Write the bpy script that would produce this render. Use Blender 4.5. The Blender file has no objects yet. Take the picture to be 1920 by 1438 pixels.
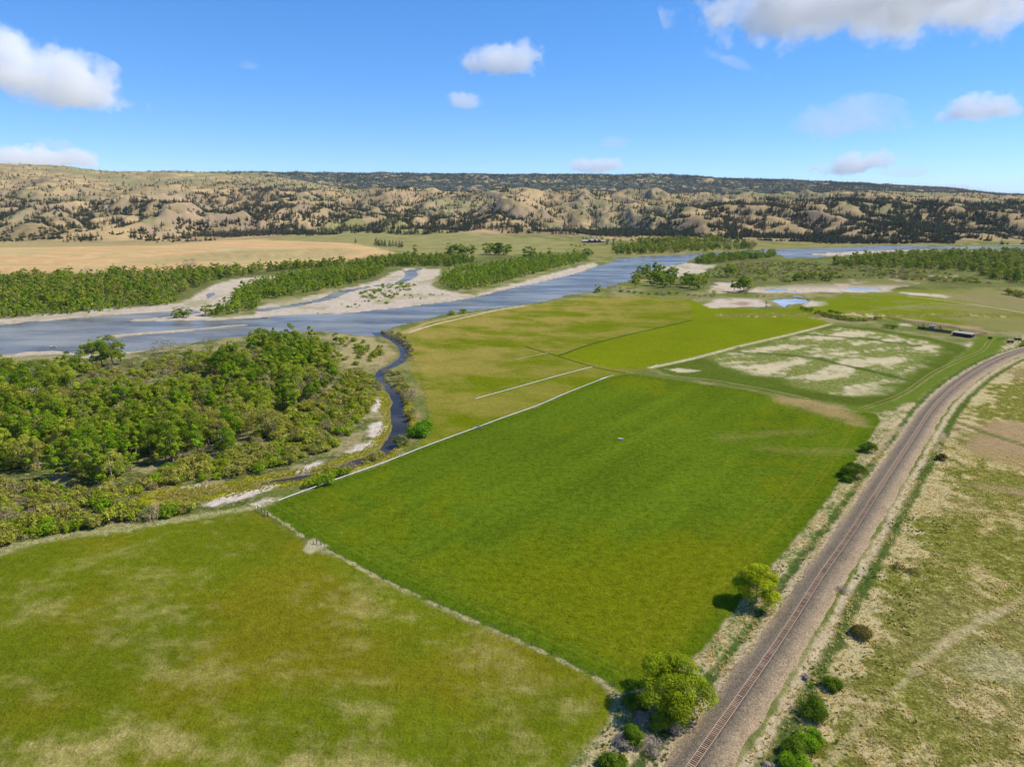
import bpy, math, random
import numpy as np
from mathutils import Vector, Matrix, Euler

# ------------------------------------------------------------------ scene, camera, light
sc = bpy.context.scene
COL = sc.collection
random.seed(7)
H0 = 108.0                                   # camera height in metres above the valley floor
PITCH = math.radians(14.62)
cam_d = bpy.data.cameras.new("camera")
cam_d.sensor_width = 36.0
cam_d.lens = 24.0
cam_d.clip_start = 1.0
cam_d.clip_end = 120000.0
cam = bpy.data.objects.new("camera", cam_d)
cam.location = (0, 0, H0)
cam.rotation_euler = (math.radians(90) - PITCH, 0, 0)
COL.objects.link(cam)
sc.camera = cam

SUN_AZ = math.radians(84)                    # from +Y towards +X
SUN_EL = math.radians(50)
world = bpy.data.worlds.new("World")
sc.world = world
world.use_nodes = True
wn = world.node_tree.nodes
wl = world.node_tree.links
bg = wn["Background"]
sky = wn.new("ShaderNodeTexSky")
sky.sky_type = 'NISHITA'
sky.sun_disc = False
sky.sun_elevation = SUN_EL
sky.sun_rotation = SUN_AZ
sky.altitude = 1100
sky.air_density = 0.7
sky.dust_density = 0.0
sky.ozone_density = 8.0
hs = wn.new("ShaderNodeHueSaturation")
hs.inputs["Hue"].default_value = 0.505
hs.inputs["Saturation"].default_value = 1.32
hs.inputs["Value"].default_value = 1.80
gm = wn.new("ShaderNodeGamma")
gm.inputs[1].default_value = 0.74
wl.new(sky.outputs[0], gm.inputs[0])
wl.new(gm.outputs[0], hs.inputs["Color"])
wl.new(hs.outputs[0], bg.inputs[0])
bg.inputs[1].default_value = 0.15
sun_d = bpy.data.lights.new("sun", 'SUN')
sun_d.energy = 5.0
sun_d.angle = math.radians(0.55)
sun_d.color = (1.0, 0.94, 0.84)
sun = bpy.data.objects.new("sun", sun_d)
sdir = Vector((math.sin(SUN_AZ) * math.cos(SUN_EL), math.cos(SUN_AZ) * math.cos(SUN_EL), math.sin(SUN_EL)))
sun.rotation_euler = sdir.to_track_quat('Z', 'Y').to_euler()
COL.objects.link(sun)
sc.view_settings.view_transform = 'Standard'
sc.view_settings.look = 'None'
sc.view_settings.gamma = 1.0
sc.view_settings.exposure = 0.20
sc.render.engine = 'CYCLES'
sc.cycles.max_bounces = 24
sc.cycles.diffuse_bounces = 3
sc.cycles.glossy_bounces = 3
sc.cycles.transmission_bounces = 4
sc.cycles.transparent_max_bounces = 8
sc.cycles.volume_bounces = 24
sc.cycles.volume_max_steps = 256
sc.cycles.use_denoising = True
sc.cycles.denoiser = 'OPENIMAGEDENOISE'
sc.cycles.denoising_prefilter = 'ACCURATE'
sc.cycles.use_adaptive_sampling = False
sc.cycles.sample_clamp_indirect = 6.0

# ------------------------------------------------------------------ small maths
f32 = np.float32
_rng = np.random.RandomState(11)
_ang = _rng.uniform(0, 2 * np.pi, 1024).astype(f32)
_GX, _GY = np.cos(_ang), np.sin(_ang)


def perlin(x, y, seed=0):
    x = np.asarray(x, dtype=np.float64); y = np.asarray(y, dtype=np.float64)
    xi = np.floor(x).astype(np.int64); yi = np.floor(y).astype(np.int64)
    xf = (x - xi).astype(f32); yf = (y - yi).astype(f32)
    u = xf * xf * xf * (xf * (xf * 6 - 15) + 10); v = yf * yf * yf * (yf * (yf * 6 - 15) + 10)

    def g(ix, iy, dx, dy):
        h = (ix * 374761393 + iy * 668265263 + seed * 974634777) & 0x7fffffff
        h = ((h ^ (h >> 13)) * 1274126177) & 0x7fffffff
        h = (h ^ (h >> 16)) & 1023
        return _GX[h] * dx + _GY[h] * dy
    a = g(xi, yi, xf, yf); b = g(xi + 1, yi, xf - 1, yf)
    c = g(xi, yi + 1, xf, yf - 1); d = g(xi + 1, yi + 1, xf - 1, yf - 1)
    return ((a + (b - a) * u) * (1 - v) + (c + (d - c) * u) * v) * 1.5


def fbm(x, y, sc_, octv=4, seed=0, gain=0.5):
    s = 0; a = 1.0; t = 0
    x = np.asarray(x) / sc_; y = np.asarray(y) / sc_
    for i in range(octv):
        s = s + a * perlin(x, y, seed + i * 17); t += a
        a *= gain; x = x * 2.03 + 3.1; y = y * 2.03 - 1.7
    return s / t * 1.25


def ridged(x, y, sc_, octv=4, seed=0):
    s = 0; a = 1.0; t = 0
    x = np.asarray(x) / sc_; y = np.asarray(y) / sc_
    for i in range(octv):
        s = s + a * (1 - np.abs(perlin(x, y, seed + i * 13)) * 2.0); t += a
        a *= 0.5; x = x * 2.07 + 5.1; y = y * 2.07 - 2.7
    return s / t


def ss(a, b, x):
    t = np.clip((x - a) / (b - a), 0, 1)
    return t * t * (3 - 2 * t)


def at(px, py, z=0.0):
    """point of the plane of height z seen at this pixel of the 1920x1438 photograph"""
    t = math.tan(PITCH + math.atan((py - 719.0) / 1280.0))
    Y = (H0 - z) / t
    dep = Y * math.cos(PITCH) + (H0 - z) * math.sin(PITCH)
    return ((px - 960.0) * dep / 1280.0, Y)


def W(pts, z=0.0):
    return np.array([at(a, b, z) for a, b in pts])


def sdf(poly, X, Y, pad=60.0):
    """signed distance to a polygon (positive inside), -pad beyond its neighbourhood"""
    out = np.full(X.shape, -pad, dtype=f32)
    x0, y0 = poly.min(0) - pad; x1, y1 = poly.max(0) + pad
    m = (X > x0) & (X < x1) & (Y > y0) & (Y < y1)
    if not m.any():
        return out
    x = X[m]; y = Y[m]
    d2 = np.full(x.shape, 1e12); ins = np.zeros(x.shape, bool)
    n = len(poly)
    for i in range(n):
        ax, ay = poly[i]; bx, by = poly[(i + 1) % n]
        ex, ey = bx - ax, by - ay
        t = np.clip(((x - ax) * ex + (y - ay) * ey) / (ex * ex + ey * ey + 1e-9), 0, 1)
        d2 = np.minimum(d2, (x - ax - t * ex) ** 2 + (y - ay - t * ey) ** 2)
        c = ((ay > y) != (by > y))
        if ey != 0:
            ins ^= c & (x < (y - ay) / ey * ex + ax)
    d = np.sqrt(d2); out[m] = np.where(ins, d, -np.minimum(d, pad))
    return out


def pdist(line, X, Y, pad=80.0, signed=False):
    """distance to a polyline, with optional sign (positive to the right of travel) and interpolated third column"""
    line = np.asarray(line)
    out = np.full(X.shape, pad, dtype=f32); wid = np.zeros(X.shape, dtype=f32)
    x0, y0 = line[:, :2].min(0) - pad; x1, y1 = line[:, :2].max(0) + pad
    m = (X > x0) & (X < x1) & (Y > y0) & (Y < y1)
    if not m.any():
        return (out, wid)
    x = X[m]; y = Y[m]
    best = np.full(x.shape, 1e9); sg = np.ones(x.shape); wd = np.zeros(x.shape)
    for i in range(len(line) - 1):
        ax, ay = line[i, :2]; bx, by = line[i + 1, :2]
        ex, ey = bx - ax, by - ay
        t = np.clip(((x - ax) * ex + (y - ay) * ey) / (ex * ex + ey * ey + 1e-9), 0, 1)
        d = np.hypot(x - ax - t * ex, y - ay - t * ey)
        b = d < best
        best = np.where(b, d, best)
        cr = (x - ax) * ey - (y - ay) * ex
        sg = np.where(b, np.where(cr >= 0, 1, -1), sg)
        if line.shape[1] > 2:
            wd = np.where(b, line[i, 2] + (line[i + 1, 2] - line[i, 2]) * t, wd)
    best = np.minimum(best, pad)
    out[m] = best * sg if signed else best
    wid[m] = wd
    return out, wid


def spline(pts, step):
    """Catmull-Rom through world points, resampled at equal steps"""
    p = np.asarray(pts, dtype=float)
    P = np.vstack([2 * p[0] - p[1], p, 2 * p[-1] - p[-2]])
    o = []
    for i in range(1, len(P) - 2):
        for t in np.linspace(0, 1, 24, endpoint=False):
            o.append(0.5 * ((2 * P[i]) + (P[i + 1] - P[i - 1]) * t + (2 * P[i - 1] - 5 * P[i] + 4 * P[i + 1] - P[i + 2]) * t * t
                            + (3 * P[i] - P[i - 1] - 3 * P[i + 1] + P[i + 2]) * t ** 3))
    o.append(P[-2]); o = np.array(o)
    s = np.concatenate([[0], np.cumsum(np.hypot(*np.diff(o[:, :2], axis=0).T))])
    q = np.arange(0, s[-1], step)
    return np.stack([np.interp(q, s, o[:, k]) for k in range(o.shape[1])], 1)


# ------------------------------------------------------------------ the plan of the place (outlines read off the photograph, laid on the ground)
WATER_Z = -1.0
river_poly = W([(-900, 640), (-400, 622), (0, 608), (57, 602), (100, 599), (187, 592), (250, 587), (320, 583), (367, 581), (372, 586), (322, 592), (250, 597), (233, 602),
                (333, 600), (413, 599), (477, 595), (533, 590), (640, 587), (740, 577), (840, 565), (887, 557), (917, 550), (957, 540), (1007, 530),
                (1090, 510), (1123, 498), (1150, 490), (1153, 485), (1207, 480), (1280, 477), (1347, 472), (1440, 467), (1533, 465), (1600, 462),
                (1660, 460), (1780, 462), (1920, 462), (2300, 461), (3000, 461), (3000, 466), (2300, 467), (1920, 466), (1733, 467), (1600, 471), (1500, 476), (1560, 479),
                (1530, 482), (1473, 483), (1460, 476), (1440, 473), (1397, 473), (1340, 478), (1300, 485), (1280, 494), (1237, 500), (1200, 513), (1180, 525), (1163, 530), (1137, 537),
                (1107, 547), (1060, 553), (1027, 563), (960, 573), (930, 577), (847, 585), (800, 597), (750, 609), (730, 615), (713, 628), (687, 629),
                (643, 624), (600, 620), (540, 622), (480, 626), (400, 635), (330, 646), (270, 654), (222, 658), (160, 662), (107, 655), (50, 657), (0, 663), (-400, 690), (-900, 730)])
bar_poly = W([(172, 634), (213, 626), (300, 619), (380, 613), (440, 607), (466, 606), (466, 609), (400, 614), (330, 622), (240, 629), (190, 636)])
cobble_poly = W([(-300, 640), (-100, 628), (0, 621), (120, 621), (230, 622), (250, 628), (190, 633), (100, 637), (0, 640), (-200, 655)])
side_channel = np.array([(*at(x, y), w) for x, y, w in [(488, 580, 16), (540, 573, 12), (590, 564, 10), (620, 556, 14), (640, 546, 18), (690, 537, 6), (742, 531, 6), (764, 522, 14), (772, 514, 20), (768, 508, 20), (790, 503, 8)]])
pool_polys = [W(p) for p in [
    [(383, 562), (384, 550), (405, 547), (407, 550), (395, 558), (391, 563)],
    [(1438, 562), (1450, 560), (1462, 559), (1490, 558), (1517, 560), (1522, 565), (1505, 569), (1484, 570), (1480, 573), (1473, 577), (1460, 572), (1452, 567)],
    [(1480, 549), (1487, 542), (1497, 542), (1493, 550)],
    [(1470, 556), (1485, 553), (1512, 554), (1505, 557)],
    [(1425, 544), (1445, 541.5), (1478, 541), (1482, 543.5), (1450, 545.5)],
    [(1575, 542), (1590, 539.5), (1615, 538.5), (1655, 541), (1655, 543), (1600, 543.5)],
    [(1327, 577), (1333, 572), (1340, 573), (1336, 579)],
]]
creek = np.array([(*at(x, y), w) for x, y, w in [(700, 612, 9), (722, 628, 7), (740, 637, 6), (752, 648, 5.5), (757, 658, 5.5), (754, 670, 5.5), (738, 682, 6), (718, 692, 5.5), (709, 704, 5), (715, 716, 5), (733, 730, 5.5),
                                          (745, 748, 6), (744, 768, 6.5), (748, 790, 7.5), (748, 806, 7.5), (735, 826, 7.5), (718, 843, 6.5), (694, 856, 6.5), (670, 864, 6.5), (633, 877, 5.6), (600, 887, 5), (555, 894, 4.6), (505, 901, 3.2), (470, 908, 2.0)]])
creek = spline(creek, 3.0)
marsh = spline(np.array([at(x, y) for x, y in [(738, 732), (745, 768), (748, 800), (720, 843), (672, 864), (600, 888), (550, 895), (500, 903), (430, 918), (360, 925), (300, 930)]]), 5.0)

rail_line = W([(1309, 1422), (1407, 1283), (1479, 1177), (1541, 1079), (1594, 1005), (1660, 901), (1709, 827), (1749, 767), (1790, 726), (1831, 697), (1871, 675), (1920, 657), (1990, 640), (2100, 622)])
d0 = rail_line[0] - rail_line[1]; d0 /= np.hypot(*d0)
rail_line = np.vstack([rail_line[0] + d0 * 190, rail_line[0] + d0 * 60, rail_line])
rail_line = spline(rail_line, 2.0)
for _ in range(30):
    rail_line[1:-1] = (rail_line[:-2] + 2 * rail_line[1:-1] + rail_line[2:]) / 4

field_main = W([(500, 955), (522, 941), (560, 927), (647, 895), (700, 877), (757, 855), (797, 839), (867, 813), (895, 802), (957, 780), (1013, 760), (1063, 738), (1140, 708), (1180, 700),
                (1260, 712), (1420, 735), (1560, 766), (1640, 775), (1652, 790), (1600, 870), (1545, 945), (1470, 1035), (1395, 1120), (1318, 1218), (1290, 1242), (1225, 1285), (1165, 1300), (1130, 1275), (1040, 1230), (940, 1185), (820, 1135), (700, 1080), (595, 1022), (540, 985)])
field_near = W([(-500, 1160), (-200, 1090), (0, 1040), (100, 1013), (200, 1000), (300, 985), (400, 968), (478, 958), (500, 968), (560, 1008), (580, 1030), (640, 1045), (740, 1100), (860, 1158), (940, 1190), (1080, 1252), (1130, 1285), (1152, 1312), (1145, 1350),
                (1110, 1390), (1062, 1438), (1000, 1510), (900, 1640), (300, 2000), (-900, 2000), (-1400, 1500)])
field_mid = W([(748, 622), (790, 606), (850, 596), (930, 584), (1000, 572), (1110, 556), (1200, 556), (1290, 560), (1320, 575), (1450, 582), (1555, 604), (1545, 612), (1430, 644), (1225, 690), (1180, 698), (1140, 707), (1063, 737), (957, 779), (895, 800), (800, 836),
               (778, 842), (805, 812), (802, 770), (790, 730), (768, 690), (775, 650)])
field_bright = W([(1045, 668), (1130, 640), (1300, 600), (1295, 562), (1330, 577), (1450, 583), (1555, 604), (1545, 610), (1430, 641), (1225, 688), (1150, 690)])
field_upper = W([(1440, 585), (1480, 575), (1530, 562), (1600, 548), (1700, 543), (1800, 542), (1920, 545), (2150, 556), (2300, 600), (2200, 650), (1990, 632), (1900, 622), (1830, 617), (1760, 604), (1690, 602), (1600, 592), (1520, 592)])
field_pale = W([(1225, 690), (1430, 643), (1500, 625), (1560, 610), (1640, 616), (1740, 632), (1800, 646), (1815, 654), (1770, 690), (1720, 724), (1665, 757), (1610, 762), (1500, 745), (1380, 724), (1260, 704)])
pale_core = W([(1330, 672), (1500, 630), (1570, 614), (1640, 622), (1740, 640), (1770, 652), (1730, 680), (1680, 712), (1640, 736), (1600, 742), (1500, 728), (1480, 712), (1400, 700), (1370, 690)])
bench_poly = W([(-900, 520), (0, 515), (250, 512), (400, 508), (560, 500), (640, 492), (700, 480), (760, 478), (700, 462), (640, 458), (500, 448), (430, 452), (300, 461), (0, 465), (-900, 470)])
gravel_polys = [W(p) for p in [
    [(-600, 625), (-200, 612), (0, 598), (60, 592), (187, 580), (300, 573), (340, 567), (372, 550), (400, 533), (440, 523), (500, 516), (530, 519), (480, 528), (450, 538), (430, 552), (445, 563), (440, 570),
     (400, 578), (385, 588), (400, 594), (475, 590), (482, 574), (560, 560), (640, 543), (700, 528), (735, 512), (765, 502), (830, 505), (815, 525), (812, 535), (845, 548), (890, 552), (960, 532), (1060, 506), (1112, 492),
     (1123, 498), (1090, 511), (1007, 531), (957, 541), (887, 559), (840, 567), (740, 579), (640, 590), (477, 598), (233, 605), (0, 612), (-500, 630)],
    [(-900, 690), (-300, 675), (0, 655), (107, 649), (222, 652), (300, 640), (340, 640), (270, 660), (222, 668), (150, 672), (107, 662), (0, 670), (-500, 710)],
    [(1228, 505), (1285, 492), (1340, 497), (1320, 512), (1260, 520)],
    [(1500, 477), (1533, 472), (1600, 468), (1733, 464), (1740, 468), (1600, 478), (1540, 481)],
    [(1400, 548), (1410, 540), (1500, 532), (1600, 524), (1700, 516), (1800, 515), (1800, 520), (1730, 530), (1680, 540), (1665, 547), (1560, 548), (1440, 550)],
    [(1325, 572), (1335, 562), (1380, 558), (1425, 561), (1445, 572), (1420, 576), (1360, 577), (1330, 578)],
    [(1325, 545), (1345, 530), (1400, 528), (1410, 536), (1380, 548), (1340, 550)],
    [(1500, 572), (1512, 563), (1545, 566), (1548, 571), (1510, 576)],
]]
grove_poly = W([(-500, 700), (0, 663), (107, 662), (222, 662), (330, 648), (480, 628), (600, 620), (660, 626), (713, 632), (742, 655), (735, 680), (700, 700), (725, 740), (735, 800), (700, 850), (600, 885), (500, 905), (480, 950), (300, 980), (100, 1008), (0, 1035), (-500, 1150)])


# hills: pixel height of the slope for a column of the photograph at a set of depths
HX = [-700, 0, 250, 500, 700, 960, 1200, 1400, 1600, 1750, 1920, 2600]
HD = [1950, 2350, 2750, 3200, 3800, 4600, 5600, 6600, 8300, 9800]
HP = [[465, 432, 400, 384, 364, 340, 312, 300, 322, 340],
      [465, 436, 404, 388, 368, 342, 317, 306, 330, 350],
      [463, 440, 408, 388, 372, 350, 331, 320, 325, 340],
      [459, 449, 422, 396, 376, 356, 340, 326, 324, 330],
      [456, 448, 424, 396, 370, 355, 364, 360, 326, 326],
      [456, 446, 422, 392, 370, 358, 367, 362, 328, 328],
      [457, 449, 420, 392, 374, 361, 368, 363, 328, 330],
      [458, 440, 402, 382, 374, 366, 370, 366, 337, 336],
      [460, 436, 400, 379, 376, 366, 359, 358, 345, 344],
      [462, 432, 396, 380, 377, 370, 363, 364, 353, 351],
      [463, 430, 394, 383, 380, 376, 370, 371, 367, 366],
      [464, 432, 398, 388, 384, 380, 376, 376, 374, 374]]
_HZ = np.array([[H0 - d * math.tan(PITCH + math.atan((p - 719.0) / 1280.0)) for d, p in zip(HD, row)] for row in HP])
_HZ[:, 0] = np.maximum(_HZ[:, 0], 0.5)
_q = np.linspace(1950, 9800, 200)
_HZf = np.array([np.interp(_q, HD, r) for r in _HZ])
k = np.ones(9) / 9
_HZf = np.array([np.convolve(np.pad(r, 4, mode='edge'), k, 'valid') for r in _HZf])
_HZf[:, 0] = _HZ[:, 0]


def hill_z(X, Y):
    Yc = np.maximum(Y, 300.0)
    px = 960 + 1323 * X / Yc
    pxw = px + 60 * fbm(X, Y, 900, 2, 91)
    i = np.clip(np.searchsorted(HX, pxw) - 1, 0, len(HX) - 2)
    hx = np.array(HX, float)
    t = np.clip((pxw - hx[i]) / (hx[i + 1] - hx[i]), 0, 1); t = t * t * (3 - 2 * t)
    q = np.clip((Y - 1950) / (9800 - 1950) * 199, 0, 198.999)
    j = q.astype(int); fq = q - j
    a = _HZf[i, j] * (1 - fq) + _HZf[i, j + 1] * fq
    b = _HZf[i + 1, j] * (1 - fq) + _HZf[i + 1, j + 1] * fq
    z = a * (1 - t) + b * t
    foot = 2050 + 420 * ss(300, 640, px) * ss(1320, 1050, px) - 120 * ss(1300, 1600, px) + 60 * fbm(X, Y, 300, 2, 5)
    k = ss(0, 330, Y - foot)
    steady = 1 - 0.5 * ss(1180, 1400, px) * ss(3900, 3100, Y)
    amp = k * steady * (80 - 68 * ss(4000, 6000, Y))
    wx = X + 90 * fbm(X, Y, 500, 2, 31); wy = Y + 90 * fbm(X, Y, 500, 2, 32)
    r = ridged(wx, wy * 0.48, 760, 5, 3)
    gx_ = X + 55 * fbm(X, Y, 160, 2, 35); gy_ = Y * 0.36 + 45 * fbm(X, Y, 160, 2, 36)
    gully = 1 - np.clip(np.abs(perlin(gx_ / 210, gy_ / 210, 37)) * 1.7 + np.abs(perlin(gx_ / 82, gy_ / 82, 38)) * 0.55, 0, 1.2)
    z = z + amp * (r - 0.62) * 1.6 + k * 6 * fbm(X, Y, 130, 3, 8) + k * steady * (12 + 20 * ss(3600, 2600, Y)) * (0.32 - gully) + k * 9 * ss(2900, 2300, Y) * (ridged(X, Y, 75, 3, 24) - .4)
    # terraces and low cliffs
    z = z + k * 5.0 * np.tanh(3 * np.sin(z / 14.0 + 2 * fbm(X, Y, 400, 2, 77))) * 0.5
    low = ss(1700, 2050, Y) * 6 * (1 - k)
    z = np.where(Y > 1900, np.maximum(z, 0.3) * ss(1900, 1990, Y), 0) + low * 0
    z = z - 150 * ss(9800, 12500, Y)
    return z.astype(f32)


def wet_sd(X, Y):
    """how far inside open water (metres, negative on land)"""
    n = fbm(X, Y, 14, 3, 41) * 2.2 * np.clip(Y / 600, 0.4, 2)
    s = sdf(river_poly, X, Y, 90) + n
    s = np.minimum(s, -(sdf(bar_poly, X, Y, 60) + n * 0.6))
    d, w = pdist(side_channel, X, Y, 60)
    s = np.maximum(s, w * 0.5 - d + n * 0.5)
    for p in pool_polys:
        s = np.maximum(s, sdf(p, X, Y, 60) - 3.0 * (Y > 700) + n * 0.5)
    cd, cw = pdist(creek, X, Y, 60)
    s = np.maximum(s, cw * 0.5 - cd + fbm(X, Y, 7, 2, 42) * 0.8)
    return s


def gravel_sd(X, Y):
    n = fbm(X, Y, 30, 4, 51) * 9
    g = sdf(bar_poly, X, Y, 60)
    for p in gravel_polys:
        g = np.maximum(g, sdf(p, X, Y, 60) + n)
    return g


def ground_z(X, Y, wet=None, grav=None):
    X = np.asarray(X, dtype=np.float64); Y = np.asarray(Y, dtype=np.float64)
    if wet is None:
        wet = wet_sd(X, Y)
    if grav is None:
        grav = gravel_sd(X, Y)
    g = ss(-4, 8, grav)
    top = 0.12 * fbm(X, Y, 40, 3, 61) + 0.35 * fbm(X, Y, 160, 2, 62)
    top = top * (1 - g) - 0.62 * g + 0.1 * g * fbm(X, Y, 12, 2, 63)
    out = np.clip(-wet, 0, 80)
    bank = np.minimum(top, WATER_Z + 0.10 * out * g + (1 - g) * out * 0.45)
    cob = sdf(cobble_poly, X, Y, 40)
    bed = WATER_Z - 0.25 - np.clip(wet * 0.12, 0, 1.5)
    bed = np.where(cob > 0, np.maximum(bed, WATER_Z - 0.10 + 0.20 * fbm(X, Y, 9, 3, 65)), bed)
    z = np.where(wet > 0, bed, bank)
    z = np.where(Y > 1850, np.maximum(z * (1 - ss(1950, 2000, Y)), z) , z)
    rd, _ = pdist(rail_line, X, Y, 60, signed=True)
    z = np.where(np.abs(rd) < 50, z * ss(8, 20, np.abs(rd)) - 0.45 * np.exp(-((rd - 9.3) / 2.2) ** 2) - 0.5 * np.exp(-((rd + 8) / 2.2) ** 2), z)
    z = z + np.maximum(hill_z(X, Y), 0) * (wet < -5)
    # the tan bench on the far side stands a few metres above the river
    b = sdf(bench_poly, X, Y, 90)
    z = z + 4.0 * ss(-10, 70, b) * ss(0.0, 1, (b > -89) * 1.0) * (1 - ss(1950, 2300, Y))
    mound = W([(398, 486), (440, 476), (570, 472), (600, 478), (560, 484), (460, 490)])
    m = ss(-10, 60, sdf(mound, X, Y, 90))
    z = z + m * 9 * (ridged(X, Y, 110, 2, 71) * 0.6 + 0.3)
    return z.astype(f32)


# ------------------------------------------------------------------ materials
def new_mat(name):
    m = bpy.data.materials.new(name); m.use_nodes = True
    nt = m.node_tree; nt.nodes.clear()
    out = nt.nodes.new("ShaderNodeOutputMaterial")
    return m, nt, out


def N(nt, t, **kw):
    n = nt.nodes.new(t)
    for k_, v in kw.items():
        if hasattr(n, k_):
            setattr(n, k_, v)
        else:
            n.inputs[k_].default_value = v
    return n


def noise_node(nt, vec, scale, detail=3.0, rough=0.55):
    n = N(nt, "ShaderNodeTexNoise"); n.inputs["Scale"].default_value = scale
    n.inputs["Detail"].default_value = detail; n.inputs["Roughness"].default_value = rough
    nt.links.new(vec, n.inputs["Vector"])
    return n.outputs[0]


def mth(nt, op, a, b=None, c=None, clamp=False):
    n = nt.nodes.new("ShaderNodeMath"); n.operation = op; n.use_clamp = clamp
    for i, v in enumerate((a, b, c)):
        if v is None:
            continue
        if isinstance(v, (int, float)):
            n.inputs[i].default_value = v
        else:
            nt.links.new(v, n.inputs[i])
    return n.outputs[0]


def mix(nt, fac, a, b, mode='MIX'):
    n = nt.nodes.new("ShaderNodeMix"); n.data_type = 'RGBA'; n.blend_type = mode
    for s, v in ((n.inputs[0], fac), (n.inputs[6], a), (n.inputs[7], b)):
        if isinstance(v, (int, float)):
            s.default_value = v
        elif isinstance(v, (tuple, list)):
            s.default_value = (*v[:3], 1)
        else:
            nt.links.new(v, s)
    return n.outputs[2]


def ground_material():
    m, nt, out = new_mat("ground_cover")
    L = nt.links
    geo = N(nt, "ShaderNodeNewGeometry"); P = geo.outputs["Position"]
    ca = N(nt, "ShaderNodeAttribute", attribute_name="gcol")
    da = N(nt, "ShaderNodeAttribute", attribute_name="gdet")
    sep = N(nt, "ShaderNodeSeparateXYZ"); L.new(da.outputs["Vector"], sep.inputs[0])
    n1 = noise_node(nt, P, 1.5, 4, 0.72)
    n2 = noise_node(nt, P, 0.42, 4, 0.65)
    n3 = noise_node(nt, P, 0.14, 4, 0.6)
    n4 = noise_node(nt, P, 3.5, 2, 0.6)
    # tone: value variation of the cover at several sizes
    t = mth(nt, 'ADD', mth(nt, 'MULTIPLY', mth(nt, 'SUBTRACT', n1, 0.5), 2.6), mth(nt, 'MULTIPLY', mth(nt, 'SUBTRACT', n2, 0.5), 2.0))
    t = mth(nt, 'ADD', t, mth(nt, 'MULTIPLY', mth(nt, 'SUBTRACT', n4, 0.5), 1.2))
    t = mth(nt, 'MULTIPLY', t, sep.outputs[0])
    t = mth(nt, 'ADD', t, mth(nt, 'MULTIPLY', mth(nt, 'SUBTRACT', n3, 0.5), 0.35))
    t = mth(nt, 'ADD', t, 1.0)
    t = mth(nt, 'MAXIMUM', t, 0.18)
    sc_ = N(nt, "ShaderNodeVectorMath", operation='SCALE')
    L.new(ca.outputs["Color"], sc_.inputs[0]); L.new(t, sc_.inputs["Scale"])
    # straw speckle and green speckle
    sp = mth(nt, 'ADD', mth(nt, 'MULTIPLY', n1, 0.55), mth(nt, 'MULTIPLY', n2, 0.45))
    straw = mth(nt, 'MULTIPLY', mth(nt, 'SUBTRACT', mth(nt, 'ADD', sp, mth(nt, 'MULTIPLY', sep.outputs[1], 0.32)), 0.66), 9.0, clamp=True)
    c = mix(nt, mth(nt, 'MULTIPLY', straw, 0.85), sc_.outputs[0], (0.47, 0.375, 0.185))
    n5 = noise_node(nt, P, 0.95, 4, 0.7)
    grn = mth(nt, 'MULTIPLY', mth(nt, 'SUBTRACT', mth(nt, 'ADD', n5, mth(nt, 'MULTIPLY', sep.outputs[2], 0.30)), 0.70), 8.0, clamp=True)
    c = mix(nt, mth(nt, 'MULTIPLY', grn, 0.85), c, (0.085, 0.100, 0.006))
    bs = N(nt, "ShaderNodeBsdfPrincipled"); bs.inputs["Roughness"].default_value = 0.95
    bs.inputs["Specular IOR Level"].default_value = 0.0
    L.new(c, bs.inputs["Base Color"])
    bmp = N(nt, "ShaderNodeBump"); bmp.inputs["Strength"].default_value = 0.95; bmp.inputs["Distance"].default_value = 0.6
    hh = mth(nt, 'ADD', n1, mth(nt, 'MULTIPLY', n2, 1.2))
    L.new(hh, bmp.inputs["Height"]); L.new(bmp.outputs[0], bs.inputs["Normal"])
    L.new(bs.outputs[0], out.inputs[0])
    return m


def water_material(name, col, rough, wave, wscale, spec=0.5):
    m, nt, out = new_mat(name); L = nt.links
    P = N(nt, "ShaderNodeNewGeometry").outputs["Position"]
    mp = N(nt, "ShaderNodeMapping"); mp.inputs["Rotation"].default_value = (0, 0, 0.5); mp.inputs["Scale"].default_value = (0.55, 1.5, 1)
    L.new(P, mp.inputs[0])
    n1 = noise_node(nt, mp.outputs[0], wscale, 4, 0.6)
    n2 = noise_node(nt, mp.outputs[0], wscale * 0.13, 3, 0.55)
    n3 = noise_node(nt, P, 0.012, 3, 0.5)
    hh = mth(nt, 'ADD', n1, mth(nt, 'MULTIPLY', n2, 2.5))
    bmp = N(nt, "ShaderNodeBump"); bmp.inputs["Distance"].default_value = 0.5
    calm = mth(nt, 'MULTIPLY', mth(nt, 'SUBTRACT', n3, 0.30), 3.0, clamp=True)
    L.new(mth(nt, 'MULTIPLY', calm, wave), bmp.inputs["Strength"])
    L.new(hh, bmp.inputs["Height"])
    bs = N(nt, "ShaderNodeBsdfPrincipled")
    bs.inputs["Specular IOR Level"].default_value = spec
    n6 = noise_node(nt, mp.outputs[0], 0.018, 4, 0.6)
    c = mix(nt, mth(nt, 'MULTIPLY', mth(nt, 'SUBTRACT', n6, 0.38), 4.0, clamp=True), tuple(v * 0.45 for v in col), tuple(v * 1.25 for v in col))
    L.new(c, bs.inputs["Base Color"])
    bs.inputs["Roughness"].default_value = rough; bs.inputs["IOR"].default_value = 1.33
    L.new(bmp.outputs[0], bs.inputs["Normal"]); L.new(bs.outputs[0], out.inputs[0])
    return m


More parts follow.
